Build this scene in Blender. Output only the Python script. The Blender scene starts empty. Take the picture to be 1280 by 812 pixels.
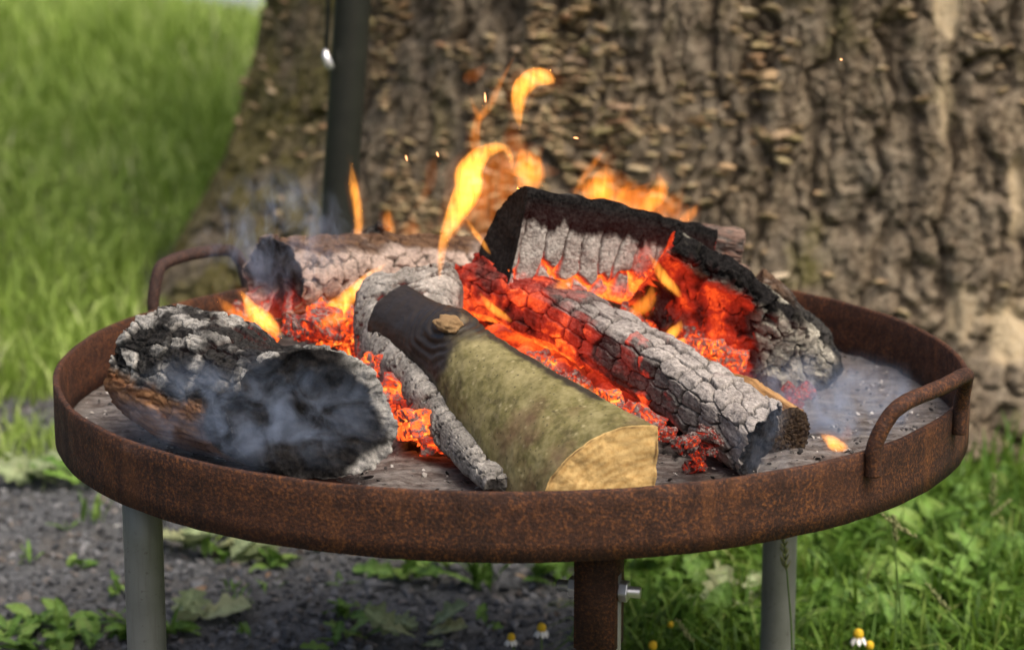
import bpy, bmesh, math, random
import numpy as np
from mathutils import Vector, Matrix, Euler

# ------------------------------------------------------------------ camera, sky, sun, exposure
S = bpy.context.scene
COL = S.collection
random.seed(11)
RNG = np.random.default_rng(11)

CAM = np.array([0.0, -2.5, 1.057]); FPX = 3239.0; PITCH = math.radians(13.306)
cd = bpy.data.cameras.new('camera'); cam = bpy.data.objects.new('camera', cd); COL.objects.link(cam)
cam.location = CAM; cam.rotation_euler = (math.pi / 2 - PITCH, 0, 0)
cd.sensor_width = 36.0; cd.lens = FPX / 1280 * 36.0; cd.clip_start = 0.05; cd.clip_end = 2000
cd.dof.use_dof = True; cd.dof.focus_distance = 2.36; cd.dof.aperture_fstop = 5.6
S.camera = cam

SUN_EL, SUN_AZ = math.radians(60), math.radians(135)          # azimuth clockwise from +Y (away from the camera)
sdir = Vector((math.sin(SUN_AZ) * math.cos(SUN_EL), math.cos(SUN_AZ) * math.cos(SUN_EL), math.sin(SUN_EL)))
W = bpy.data.worlds.new('World'); S.world = W; W.use_nodes = True
wn = W.node_tree; wn.nodes.clear()
sky = wn.nodes.new('ShaderNodeTexSky'); sky.sky_type = 'NISHITA'; sky.sun_disc = False
sky.sun_elevation = SUN_EL; sky.sun_rotation = SUN_AZ; sky.dust_density = 9.0; sky.air_density = 0.8; sky.ozone_density = 0.5
bg = wn.nodes.new('ShaderNodeBackground'); bg.inputs['Strength'].default_value = 0.15
wo = wn.nodes.new('ShaderNodeOutputWorld')
wn.links.new(sky.outputs[0], bg.inputs[0]); wn.links.new(bg.outputs[0], wo.inputs[0])
sl = bpy.data.lights.new('sun', 'SUN'); sl.energy = 1.15; sl.angle = math.radians(35); sl.color = (1.0, 0.95, 0.86)
so = bpy.data.objects.new('sun', sl); COL.objects.link(so)
so.rotation_euler = (-sdir).to_track_quat('-Z', 'Y').to_euler(); so.location = sdir * 20

S.view_settings.view_transform = 'Standard'; S.view_settings.look = 'None'
S.view_settings.exposure = 0.48; S.view_settings.gamma = 1.0; S.view_settings.use_curve_mapping = False
S.render.engine = 'CYCLES'
cy = S.cycles
cy.use_denoising = True; cy.max_bounces = 6; cy.diffuse_bounces = 3; cy.glossy_bounces = 2
cy.transmission_bounces = 4; cy.transparent_max_bounces = 24; cy.volume_bounces = 1
cy.sample_clamp_indirect = 6.0; cy.caustics_reflective = False; cy.caustics_refractive = False
cy.volume_step_rate = 1.0; cy.volume_max_steps = 256

# ------------------------------------------------------------------ pixel helpers (photo pixels, 1280 x 812)
FW = np.array([0, math.cos(PITCH), -math.sin(PITCH)]); UP = np.array([0, math.sin(PITCH), math.cos(PITCH)])
def ray(px, py):
    return FW + np.array([1.0, 0, 0]) * (px - 640) / FPX + UP * (406 - py) / FPX
def U(px, py, y):                       # point at world depth y
    d = ray(px, py); k = (y - CAM[1]) / d[1]; return CAM + d * k
def G(px, py, z=0.0):                   # point at world height z
    d = ray(px, py); k = (z - CAM[2]) / d[2]; return CAM + d * k
def proj(P):
    X = np.asarray(P) - CAM; d = X @ FW
    return 640 + FPX * X[..., 0] / d, 406 - FPX * (X @ UP) / d
def mpp(y):                             # metres per photo pixel at depth y
    return (y + 2.65) / FPX

# ------------------------------------------------------------------ numpy noise
def _hash(i, s):
    i = i.astype(np.int64)
    h = (i[..., 0] * 374761393 + i[..., 1] * 668265263 + i[..., 2] * 2147483647 + s * 974711) & 0xFFFFFFFF
    h = ((h ^ (h >> 13)) * 1274126177) & 0xFFFFFFFF
    h = ((h ^ (h >> 16)) * 2246822519) & 0xFFFFFFFF
    return (h ^ (h >> 15)) & 0xFFFFFFFF
def vnoise(p, seed=0):
    p = np.asarray(p, float); i = np.floor(p); f = p - i; u = f * f * f * (f * (f * 6 - 15) + 10)
    r = np.zeros(p.shape[0])
    for dx in (0, 1):
        wx = u[:, 0] if dx else 1 - u[:, 0]
        for dy in (0, 1):
            wy = u[:, 1] if dy else 1 - u[:, 1]
            for dz in (0, 1):
                wz = u[:, 2] if dz else 1 - u[:, 2]
                h = _hash(i + np.array([dx, dy, dz]), seed)
                a = (h & 1023) / 1023.0 * 2 - 1; b = ((h >> 10) & 1023) / 1023.0 * 2 - 1; c = ((h >> 20) & 1023) / 1023.0 * 2 - 1
                r += wx * wy * wz * (a * (f[:, 0] - dx) + b * (f[:, 1] - dy) + c * (f[:, 2] - dz))
    return r
def fbm(p, seed=0, oct=4, gain=0.5):
    r = 0; a = 1.0
    for k in range(oct):
        r = r + a * vnoise(p, seed + k); p = p * 2.03 + 7.1; a *= gain
    return r * 1.5
def worley(p, seed=0, jit=0.9):
    p = np.asarray(p, float); i = np.floor(p); N = p.shape[0]
    f1 = np.full(N, 9.0); f2 = np.full(N, 9.0); idd = np.zeros(N)
    for dx in (-1, 0, 1):
        for dy in (-1, 0, 1):
            for dz in (-1, 0, 1):
                c = i + np.array([dx, dy, dz]); h = _hash(c, seed)
                o = np.stack([(h & 1023), (h >> 10) & 1023, (h >> 20) & 1023], 1) / 1023.0
                q = c + 0.5 + (o - 0.5) * jit
                d = np.sqrt(((q - p) ** 2).sum(1))
                n1 = d < f1
                f2 = np.where(n1, f1, np.minimum(f2, d)); idd = np.where(n1, (h & 65535) / 65535.0, idd); f1 = np.where(n1, d, f1)
    return f1, f2, idd
def ss(a, b, x):
    t = np.clip((x - a) / (b - a), 0, 1); return t * t * (3 - 2 * t)

# ------------------------------------------------------------------ object helpers
def setp(o, label=None, cat=None, group=None, kind=None):
    if label: o['label'] = label
    if cat: o['category'] = cat
    if group: o['group'] = group
    if kind: o['kind'] = kind
    return o
def link(name, data, mat=None, parent=None):
    o = bpy.data.objects.new(name, data); COL.objects.link(o)
    if mat is not None and data is not None and not data.materials: data.materials.append(mat)
    if parent is not None: o.parent = parent
    return o
def empty(name, loc=(0, 0, 0), rz=0.0):
    o = bpy.data.objects.new(name, None); COL.objects.link(o); o.location = loc; o.rotation_euler = (0, 0, rz); o.empty_display_size = 0.02
    return o
def np_mesh(name, V, faces, attrs=None, smooth=True):
    """faces: list of int arrays (M,k)"""
    me = bpy.data.meshes.new(name); V = np.asarray(V, np.float32)
    me.vertices.add(len(V)); me.vertices.foreach_set('co', V.ravel())
    if not isinstance(faces, (list, tuple)): faces = [faces]
    faces = [np.asarray(f, np.int32) for f in faces if len(f)]
    tot = np.concatenate([np.full(len(f), f.shape[1], np.int32) for f in faces])
    idx = np.concatenate([f.ravel() for f in faces])
    me.loops.add(len(idx)); me.loops.foreach_set('vertex_index', idx)
    me.polygons.add(len(tot)); st = np.concatenate([[0], np.cumsum(tot)[:-1]]).astype(np.int32)
    me.polygons.foreach_set('loop_start', st); me.polygons.foreach_set('loop_total', tot)
    me.polygons.foreach_set('use_smooth', np.full(len(tot), smooth))
    for k, v in (attrs or {}).items():
        a = me.attributes.new('glow' if k == 'heat' else k, 'FLOAT', 'POINT'); a.data.foreach_set('value', np.asarray(v, np.float32))
    me.update(calc_edges=True); me.validate()
    return me
def bm_mesh(name, bm, smooth=True):
    me = bpy.data.meshes.new(name); bm.to_mesh(me); bm.free()
    me.polygons.foreach_set('use_smooth', [smooth] * len(me.polygons)); return me
def catmull(pts, n):
    P = np.asarray(pts, float); m = len(P)
    if m == 2: return P[0] + (P[1] - P[0]) * np.linspace(0, 1, n)[:, None]
    Q = np.vstack([2 * P[0] - P[1], P, 2 * P[-1] - P[-2]]); u = np.linspace(0, m - 1, n); i = np.minimum(u.astype(int), m - 2); t = (u - i)[:, None]
    p0, p1, p2, p3 = Q[i], Q[i + 1], Q[i + 2], Q[i + 3]
    return 0.5 * (2 * p1 + (p2 - p0) * t + (2 * p0 - 5 * p1 + 4 * p2 - p3) * t ** 2 + (3 * p1 - p0 - 3 * p2 + p3) * t ** 3)
def grid_faces(nr, nc, wrap=True):
    r = np.arange(nr - 1)[:, None]; c = np.arange(nc if wrap else nc - 1)[None, :]; c2 = (c + 1) % nc
    return np.stack([r * nc + c, r * nc + c2, (r + 1) * nc + c2, (r + 1) * nc + c], -1).reshape(-1, 4)
def tube(pts, rad, n=14, seg=None, caps=True):
    P = catmull(pts, seg) if seg else np.asarray(pts, float)
    rad = np.broadcast_to(np.asarray(rad, float), (len(P),)) if np.ndim(rad) == 0 else np.interp(np.linspace(0, 1, len(P)), np.linspace(0, 1, len(rad)), rad)
    T = np.gradient(P, axis=0); T /= np.linalg.norm(T, axis=1)[:, None]
    a = np.array([0, 0, 1.0]) if abs(T[0, 2]) < 0.9 else np.array([1.0, 0, 0]); V = []
    u = a - T[0] * (a @ T[0]); u /= np.linalg.norm(u); th = np.linspace(0, 2 * np.pi, n, endpoint=False)
    for k in range(len(P)):
        u = u - T[k] * (u @ T[k]); u /= np.linalg.norm(u); w = np.cross(T[k], u)
        V.append(P[k] + rad[k] * (np.cos(th)[:, None] * u + np.sin(th)[:, None] * w))
    V = np.concatenate(V); F = [grid_faces(len(P), n)]
    if caps: F += [np.arange(n)[None, ::-1], (np.arange(n) + (len(P) - 1) * n)[None]]
    return V, F

# ------------------------------------------------------------------ material helpers
class NT:
    def __init__(s, name):
        s.m = bpy.data.materials.new(name); s.m.use_nodes = True; s.t = s.m.node_tree; s.t.nodes.clear()
        s.out = s.t.nodes.new('ShaderNodeOutputMaterial')
    def n(s, typ, **kw):
        x = s.t.nodes.new('ShaderNode' + typ)
        for k, v in kw.items(): setattr(x, k, v)
        return x
    def put(s, inp, v):
        if isinstance(v, bpy.types.NodeSocket): s.t.links.new(v, inp)
        elif v is not None:
            if isinstance(v, (tuple, list)) and len(v) == 3 and inp.type == 'RGBA': v = (*v, 1)
            inp.default_value = v
    def attr(s, name): return s.n('Attribute', attribute_name=name).outputs['Fac']
    def coord(s, kind='Object', scale=None):
        c = s.n('TexCoord').outputs[kind]
        if scale is not None:
            mp = s.n('Mapping'); s.put(mp.inputs['Vector'], c); mp.inputs['Scale'].default_value = scale; c = mp.outputs[0]
        return c
    def noise(s, vec, scale, detail=4, rough=0.55, dist=0.0, w=None):
        x = s.n('TexNoise'); s.put(x.inputs['Vector'], vec); x.inputs['Scale'].default_value = scale; x.inputs['Detail'].default_value = detail
        x.inputs['Roughness'].default_value = rough; x.inputs['Distortion'].default_value = dist; return x.outputs['Fac']
    def voronoi(s, vec, scale, feature='F1', out='Distance'):
        x = s.n('TexVoronoi', feature=feature); s.put(x.inputs['Vector'], vec); x.inputs['Scale'].default_value = scale; return x.outputs[out]
    def ramp(s, fac, stops, interp='LINEAR'):
        x = s.n('ValToRGB'); s.put(x.inputs[0], fac); cr = x.color_ramp; cr.interpolation = interp
        cr.elements.remove(cr.elements[1])
        for q, (p, c) in enumerate(stops):
            e = cr.elements[0] if q == 0 else cr.elements.new(p)
            e.position = p; e.color = (c, c, c, 1) if np.isscalar(c) else (*c, 1)
        return x.outputs[0]
    def mix(s, fac, a, b, mode='MIX'):
        x = s.n('Mix', data_type='RGBA', blend_type=mode); s.put(x.inputs[0], fac); s.put(x.inputs[6], a); s.put(x.inputs[7], b); return x.outputs[2]
    def math(s, op, a, b=None, clamp=False):
        x = s.n('Math', operation=op, use_clamp=clamp); s.put(x.inputs[0], a)
        if b is not None: s.put(x.inputs[1], b)
        return x.outputs[0]
    def bump(s, h, strength=0.5, dist=0.002):
        x = s.n('Bump'); s.put(x.inputs['Height'], h); x.inputs['Strength'].default_value = strength; x.inputs['Distance'].default_value = dist; return x.outputs[0]
    def pbsdf(s, base, rough=0.8, normal=None, metal=0.0, spec=0.4, emis=None, estr=None, sss=None, trans=None):
        x = s.n('BsdfPrincipled'); s.put(x.inputs['Base Color'], base); s.put(x.inputs['Roughness'], rough); s.put(x.inputs['Metallic'], metal)
        s.put(x.inputs['Specular IOR Level'], spec); s.put(x.inputs['Normal'], normal)
        if emis is not None: s.put(x.inputs['Emission Color'], emis); s.put(x.inputs['Emission Strength'], estr if estr is not None else 1.0)
        s.t.links.new(x.outputs[0], s.out.inputs['Surface']); return x

HEAT = [(0.0, (0, 0, 0)), (0.15, (0.02, 0.0008, 0.0004)), (0.4, (0.28, 0.014, 0.005)), (0.62, (0.90, 0.085, 0.012)), (0.82, (1.0, 0.24, 0.028)), (1.0, (1.0, 0.46, 0.08))]

def m_char(name, ash_lo=(0.10, 0.093, 0.085), ash_hi=(0.50, 0.47, 0.42), wood_lo=(0.10, 0.045, 0.02), wood_hi=(0.28, 0.15, 0.07), char=(0.006, 0.0058, 0.0058), gloss=0.75, heat_str=1.25, char2=(0.022, 0.020, 0.019)):
    t = NT(name); co = t.coord('Object')
    ash, wood, heat = t.attr('ash'), t.attr('wood'), t.attr('glow')
    n1 = t.noise(co, 260, 5, 0.65); n2 = t.noise(co, 45, 4, 0.6); n3 = t.noise(co, 700, 3, 0.6)
    ac = t.mix(t.ramp(n2, [(0.3, 0.0), (0.68, 1.0)]), ash_lo, ash_hi)
    ac = t.mix(0.55, ac, t.ramp(n1, [(0.3, tuple(x * 0.55 for x in ash_lo)), (0.66, tuple(min(1, x * 1.15) for x in ash_hi))]))
    cc = t.mix(t.ramp(n1, [(0.42, 0), (0.7, 1)]), char, char2)
    am = t.math('MULTIPLY', ash, t.ramp(n3, [(0.25, 0.72), (0.6, 1.0)]))
    b = t.mix(am, cc, ac)
    gv = t.attr('grain')
    b = t.mix(wood, b, t.mix(t.ramp(t.math('ADD', t.math('MULTIPLY', gv, 0.6), t.math('MULTIPLY', n1, 0.4)), [(0.3, 0), (0.7, 1)]), wood_lo, wood_hi))
    hm = t.math('MULTIPLY', heat, t.ramp(t.math('ADD', t.math('MULTIPLY', n1, 0.5), t.math('MULTIPLY', n2, 0.5)), [(0.3, 0.55), (0.62, 1.0)]))
    em = t.ramp(hm, HEAT)
    nb = t.bump(t.math('ADD', n1, n3), 0.5, 0.0012)
    rg = t.ramp(am, [(0, gloss), (0.5, 0.95)])
    t.pbsdf(b, rg, nb, spec=0.03, emis=em, estr=heat_str)
    t.m.cycles.emission_sampling = 'NONE'
    return t.m

# ================================================================== SETTING: ground, gravel, path
def m_soil():
    t = NT('meadow_soil'); co = t.coord('Object')
    a = t.noise(co, 1.3, 6, 0.6); b = t.noise(co, 22, 6, 0.65)
    c = t.mix(t.ramp(b, [(0.3, 0), (0.7, 1)]), (0.035, 0.05, 0.014), (0.11, 0.15, 0.035))
    c = t.mix(t.ramp(a, [(0.4, 0), (0.7, 0.5)]), c, (0.075, 0.07, 0.03))
    t.pbsdf(c, 0.95, t.bump(b, 0.8, 0.02)); return t.m
def m_gravel():
    t = NT('gravel_bed'); co = t.coord('Object')
    v = t.voronoi(co, 190, out='Color'); d = t.voronoi(co, 190); n = t.noise(co, 9, 4)
    c = t.mix(v, (0.035, 0.037, 0.04), (0.14, 0.145, 0.15)); c = t.mix(t.ramp(n, [(0.45, 0), (0.75, 0.6)]), c, (0.085, 0.066, 0.042))
    t.pbsdf(c, 0.9, t.bump(t.math('SUBTRACT', 1.0, d), 0.9, 0.006)); return t.m
def m_stone():
    t = NT('gravel_stone'); co = t.coord('Object'); a = t.attr('tint')
    c = t.ramp(a, [(0, (0.034, 0.036, 0.038)), (0.55, (0.12, 0.124, 0.128)), (0.86, (0.30, 0.305, 0.31)), (0.93, (0.17, 0.12, 0.08)), (1, (0.30, 0.28, 0.25))])
    t.pbsdf(t.mix(t.noise(co, 400, 3), c, (0.05, 0.053, 0.058)), 0.8, t.bump(t.noise(co, 300, 3), 0.4, 0.002)); return t.m

gs = np.concatenate([-np.geomspace(0.3, 600, 26)[::-1], [0], np.geomspace(0.3, 600, 26)])
gx, gy = np.meshgrid(gs, gs, indexing='xy')
o = link('ground', np_mesh('ground', np.stack([gx.ravel(), gy.ravel(), 0 * gx.ravel()], 1), grid_faces(len(gs), len(gs), False)), m_soil())
setp(o, kind='structure')

def gravel_edge(a):                              # irregular outline of the gravel around the bowl
    k = np.stack([np.cos(a) * 3, np.sin(a) * 3, 0 * a], 1)
    w = 0.10 * fbm(k, 5, 3) + 0.10 * fbm(k * 5, 6, 3)
    return np.stack([-0.95 + (1.10 + w) * np.cos(a), -0.1 + (1.62 + w * 2) * np.sin(a)], 1)
ga = np.linspace(0, 2 * np.pi, 120, endpoint=False); ge = gravel_edge(ga)
rs = np.linspace(0, 1, 24); gv = []; 
for r in rs: gv.append(np.concatenate([np.array([[-0.95, -0.1]]) * (1 - r) + ge * r, np.full((120, 1), 0.004)], 1))
o = link('gravel_bed', np_mesh('gravel_bed', np.concatenate(gv), grid_faces(24, 120)[:, ::-1]), m_gravel()); setp(o, kind='structure')

# grey path crossing far behind on the left
t = NT('far_path'); co = t.coord('Object'); t.pbsdf(t.mix(t.noise(co, 3, 4), (0.17, 0.20, 0.22), (0.30, 0.33, 0.36)), 0.9)
pp = np.array([(-14, 17.0), (-5, 12.5), (-2.2, 9.2), (-1.25, 6.9), (-0.2, 5.9), (3, 5.6), (9, 6.5)]); pc = catmull(pp, 40); pn = np.gradient(pc, axis=0); pn = np.stack([-pn[:, 1], pn[:, 0]], 1); pn /= np.linalg.norm(pn, axis=1)[:, None]
pv = np.concatenate([np.c_[pc - pn * 0.0, np.full(40, 0.004)], np.c_[pc + pn * 2.2, np.full(40, 0.004)]]).reshape(2, 40, 3)
o = link('path', np_mesh('path', pv.reshape(-1, 3), grid_faces(2, 40, False)), t.m); setp(o, kind='structure')

# ================================================================== TREE
TC = np.array([0.66, 2.38]); 
def trunk_R(z, th):                               # radius with a root flare
    f = 1.055 + 0.30 * np.exp(-np.maximum(z, 0) / 0.36) - 0.02 * z
    lob = 0.06 * np.exp(-np.maximum(z, 0) / 0.4) * np.cos(5 * th + 0.6) + 0.018 * np.cos(9 * th + 1.0)
    return f + lob
thf = np.linspace(math.radians(182), math.radians(302), 520); thc = np.linspace(math.radians(302), math.radians(542), 60)[1:-1]
th = np.concatenate([thf, thc]); zz = np.concatenate([np.linspace(-0.08, 0.80, 250), np.linspace(0.80, 3.2, 90)[1:]])
TH, ZZ = np.meshgrid(th, zz); TH = TH.ravel(); ZZ = ZZ.ravel()
Rb = trunk_R(ZZ, TH); cN = np.stack([np.cos(TH), np.sin(TH), 0 * TH], 1)
Pb = np.c_[TC[0] + Rb * cN[:, 0], TC[1] + Rb * cN[:, 1], ZZ]
cob = ss(-0.1, 0.6, 0.6 * fbm(Pb * 2.0, 19, 2) + 1.1 * (Pb[:, 0] - 0.75) - 1.8 * (Pb[:, 2] - 0.22))   # blockier bark low on the right
wv = np.stack([fbm(Pb * 9 + 3, 21, 4), fbm(Pb * 9 + 9, 22, 4), fbm(Pb * 9 + 17, 23, 4)], 1)
def vall(sc, zs, seed, wd_, wp=0.05):
    q = (Pb + wv * wp * np.array([1, 1, 0.6])) * np.array([1, 1, zs]) * sc; return ss(0.0, wd_, np.abs(fbm(q, seed, 2)))
v1 = vall(11, 0.09, 31, 0.20, 0.025); v2 = vall(26, 0.13, 35, 0.17, 0.02); v3 = vall(20, 1.3, 37, 0.10, 0.04)
g1, g2, gid = worley(np.stack([Pb[:, 0], Pb[:, 1], Pb[:, 2] * 0.7], 1) * 55 + wv * 3.0, 33, 1.0)
k1, k2, kid = worley(np.stack([Pb[:, 0], Pb[:, 1], Pb[:, 2] * 0.8], 1) * 120 + wv * 4.0, 39, 1.0)
furrow = np.clip(v1 * (0.35 + 0.65 * v2) * (1 - cob * 0.6 * (1 - v3)), 0, 1); fine = ss(0.0, 0.25, g2 - g1); pid = gid
disp = -0.022 * (1 - v1) - 0.012 * (1 - v2) - 0.007 * (1 - v3) * (0.1 + 0.9 * cob) + 0.005 * (gid - 0.5) + 0.005 * (kid - 0.5) + 0.004 * fbm(Pb * np.array([60, 60, 45]), 41, 3) + 0.02 * fbm(Pb * np.array([6, 6, 1.6]), 43, 2)
tpx, tpy = proj(Pb)
def blob(x, y, cx, cy, rx, ry, n): return ss(1.25, 0.75, np.sqrt(((x - cx) / rx) ** 2 + ((y - cy) / ry) ** 2) + 0.45 * n)
nbl = fbm(Pb * np.array([22, 22, 12]), 55, 3); front = (cN[:, 1] < 0)
bare = front * np.maximum.reduce([blob(tpx, tpy, 1186, 5, 20, 55, nbl), 0.9 * blob(tpx, tpy, 1262, 415, 28, 50, nbl), 0.7 * blob(tpx, tpy, 1272, 245, 14, 45, nbl), 0.5 * blob(tpx, tpy, 1205, 392, 22, 34, nbl), 0.5 * blob(tpx, tpy, 1182, 120, 9, 60, nbl)])
disp = disp * (1 - 0.75 * bare) - 0.012 * bare
moss = ss(-0.1, 0.6, fbm(Pb * np.array([7, 7, 3.0]), 61, 4) + 0.85 * ss(460, 320, tpx) - 0.40 + 0.25 * ss(-0.1, 0.4, fbm(Pb * 18, 63, 3)))
Pt = Pb + cN * disp[:, None]
def m_bark():
    t = NT('tree_bark'); co = t.coord('Object')
    fu, fi, ms, br, pi_ = t.attr('furrow'), t.attr('fine'), t.attr('moss'), t.attr('bare'), t.attr('plate')
    n1 = t.noise(co, 95, 6, 0.8); n2 = t.noise(co, 9, 5, 0.6); n3 = t.noise(co, 150, 4, 0.6)
    c = t.ramp(n1, [(0.30, (0.030, 0.021, 0.013)), (0.44, (0.115, 0.086, 0.054)), (0.60, (0.36, 0.29, 0.195))])
    c = t.mix(t.ramp(n2, [(0.40, 0), (0.75, 0.5)]), c, (0.26, 0.235, 0.19)); c = t.mix(t.math('MULTIPLY', pi_, 0.4), c, (0.13, 0.09, 0.058))
    c = t.mix(t.math('MULTIPLY', ms, t.ramp(n3, [(0.3, 0.25), (0.6, 0.9)])), c, (0.12, 0.108, 0.022))
    c = t.mix(t.ramp(fu, [(0.0, 0.5), (0.5, 0.0)]), c, (0.05, 0.037, 0.025))
    c = t.mix(br, c, t.mix(n1, (0.42, 0.29, 0.14), (0.75, 0.64, 0.45)))
    t.pbsdf(c, 0.92, t.bump(t.math('ADD', n1, n3), 0.7, 0.01), spec=0.2); return t.m
tree = empty('old_tree', (TC[0], TC[1], 0)); setp(tree, 'huge old tree trunk with furrowed brown bark and mossy left side behind the fire bowl', 'tree')
tm = np_mesh('trunk', Pt - np.array([TC[0], TC[1], 0]), grid_faces(len(zz), len(th)), dict(furrow=furrow, fine=fine, moss=moss, bare=bare, plate=pid))
trunk = link('trunk', tm, m_bark(), tree)

# bracket fungi growing in clusters on the trunk
def m_fungus():
    t = NT('bracket_fungus'); co = t.coord('Object'); oi = t.n('ObjectInfo').outputs['Random']; n = t.noise(co, 220, 3)
    c = t.ramp(oi, [(0, (0.42, 0.23, 0.11)), (0.3, (0.58, 0.41, 0.22)), (0.5, (0.36, 0.30, 0.13)), (0.75, (0.68, 0.53, 0.33)), (0.9, (0.28, 0.14, 0.065)), (1, (0.76, 0.63, 0.44))])
    t.pbsdf(t.mix(t.ramp(n, [(0.4, 0), (0.7, 0.6)]), c, (0.17, 0.12, 0.07)), 0.8, t.bump(n, 0.5, 0.004)); return t.m
MF = m_fungus()
def fungus_mesh(seed):
    r = np.random.default_rng(seed); n, m = 9, 5; V = []
    ph = np.linspace(-math.pi / 2, math.pi / 2, n); w = 1 + 0.18 * r.normal(size=n)
    for j in range(m):
        u = -1 + 2 * j / (m - 1); rad = math.sqrt(max(0.02, 1 - u * u * 0.92))
        for k in range(n): V.append((math.cos(ph[k]) * rad * w[k] - 0.25, math.sin(ph[k]) * rad * w[k] * 1.1, u * 0.40 + 0.14 * rad * math.cos(ph[k]) + 0.05 * r.normal()))
    V = np.array(V); F = [grid_faces(m, n, False), np.arange(n)[None, ::-1], (np.arange(n) + (m - 1) * n)[None]]
    return V, F
FM = [fungus_mesh(s) for s in range(5)]; FMe = []
for V, F in FM:
    me = np_mesh('fungus', V, F); me.materials.append(MF); FMe.append(me)
vis = (cN[:, 1] < -0.05) & (ZZ > 0.02) & (ZZ < 0.78) & (tpx > 300) & (tpx < 1290) & (tpy < 480)
ncl = fbm(Pb * np.array([7, 7, 5]), 77, 3)
dens = (0.9 * ss(430, 480, tpx) * ss(820, 640, tpx) + 0.22 * ss(600, 760, tpx) * ss(1060, 850, tpx) + 0.035 * ss(900, 1000, tpx) + 0.10 * ss(480, 420, tpx)) * ss(-0.22, 0.15, ncl) * ss(470, 250, tpy) * (0.35 + 0.65 * (1 - furrow * 0.4))
wts = dens * vis; wts /= wts.sum()
pick = RNG.choice(len(wts), 1900, replace=False, p=wts)
SV, SF, off = [], [], 0
for k, i in enumerate(pick):
    s = float(RNG.uniform(0.0070, 0.0135)) * (1.25 if k < 300 else 0.9); a = math.atan2(cN[i, 1], cN[i, 0]) + RNG.normal() * 0.35
    loc = Pt[i] - np.array([TC[0], TC[1], 0]) + cN[i] * 0.004
    M = Matrix.Translation(Vector(loc)) @ Euler((RNG.normal() * 0.2, -0.1 + RNG.normal() * 0.25, a)).to_matrix().to_4x4() @ Matrix.Diagonal((s * 1.15, s * RNG.uniform(0.85, 1.3), s * RNG.uniform(0.7, 1.1), 1))
    if k < 300:
        o = bpy.data.objects.new('fungus', FMe[k % 5]); COL.objects.link(o); o.parent = tree; o.matrix_local = M
    else:
        V, F = FM[k % 5]; A = np.array(M); SV.append(V @ A[:3, :3].T + A[:3, 3]); SF.append([f + off for f in F]); off += len(V)
o = link('fungus_cover', np_mesh('fungus_cover', np.concatenate(SV), [np.concatenate([f[0] for f in SF]), np.concatenate([f[1] for f in SF] + [f[2] for f in SF])]), None, tree); setp(o, kind='stuff')
t = NT('fungus_cover'); co = t.coord('Object'); n = t.noise(co, 55, 2); n5 = t.noise(co, 400, 3)
t.pbsdf(t.mix(n5, t.ramp(n, [(0.3, (0.30, 0.18, 0.09)), (0.48, (0.56, 0.41, 0.23)), (0.58, (0.32, 0.28, 0.13)), (0.72, (0.66, 0.53, 0.34))]), (0.15, 0.10, 0.055)), 0.85, t.bump(n5, 0.5, 0.004)); o.data.materials.append(t.m)

# iron pole, hanging wire, distant post
def m_iron():
    t = NT('dark_iron'); co = t.coord('Object'); n = t.noise(co, 30, 5); n2 = t.noise(co, 200, 3)
    t.pbsdf(t.mix(n, (0.010, 0.012, 0.010), (0.038, 0.040, 0.030)), 0.5, t.bump(n2, 0.2, 0.002), metal=0.35); return t.m
MI = m_iron()
yp = 0.95; a = U(419, 330, yp); b = U(442, -10, yp); d = (b - a) / (b[2] - a[2]); base = a - d * a[2]; top = base + d * 2.1
V, F = tube([base, base * 0.5 + top * 0.5, top], 0.0245, 20, 12); pole = link('iron_pole', np_mesh('iron_pole', V - base, F), MI); pole.location = base
setp(pole, 'dark upright iron pole standing between the fire bowl and the tree trunk', 'pole')
b2, a2 = U(412, -40, 0.93), U(408, 64, 0.93); tw = empty('hanging_wire', a2); setp(tw, 'thin hanging wire ending in a shiny pale clip beside the iron pole', 'wire')
V, F = tube([a2 + (b2 - a2) * 8, (a2 + b2) / 2, a2], 0.0035, 8, 6); link('wire', np_mesh('wire', V - a2, F), MI, tw)
t = NT('shiny_clip'); t.pbsdf((0.75, 0.75, 0.74), 0.2, metal=0.7)
V, F = tube([U(407, 62, 0.93), U(408, 72, 0.925), U(412, 82, 0.925), U(415, 86, 0.93)], [0.003, 0.006, 0.006, 0.003], 8, 10); link('clip', np_mesh('clip', V - a2, F), t.m, tw)

# ================================================================== FIRE BOWL
ZR = 0.430; ZP = 0.374; RB = 0.45
def m_rust(name, dark=(0.018, 0.008, 0.005), mid=(0.050, 0.018, 0.009), hi=(0.18, 0.066, 0.018), sc=1.0):
    t = NT(name); co = t.coord('Object'); n1 = t.noise(co, 330 * sc, 5, 0.7); n2 = t.noise(co, 11 * sc, 5, 0.6); n3 = t.noise(co, 55 * sc, 5, 0.65); v = t.noise(co, 420, 3)
    c = t.ramp(n1, [(0.36, dark), (0.5, mid), (0.64, hi)])
    c = t.mix(t.ramp(n3, [(0.45, 0), (0.68, 0.7)]), c, tuple(x * 0.8 for x in dark)); c = t.mix(t.ramp(n2, [(0.45, 0), (0.75, 0.55)]), c, mid)
    st = t.noise(t.coord('Object', (22, 22, 3.5)), 1.0, 4, 0.6); c = t.mix(t.ramp(st, [(0.52, 0), (0.72, 0.65)]), c, tuple(x * 0.55 for x in dark)); c = t.mix(t.ramp(st, [(0.28, 0.4), (0.42, 0.0)]), c, hi)
    c = t.mix(t.ramp(v, [(0.73, 0), (0.78, 0.6)]), c, (0.30, 0.20, 0.13))
    t.pbsdf(c, t.ramp(n3, [(0.3, 0.6), (0.7, 0.9)]), t.bump(t.math('ADD', n1, t.math('MULTIPLY', v, 0.6)), 0.75, 0.0016), spec=0.35); return t.m
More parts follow.
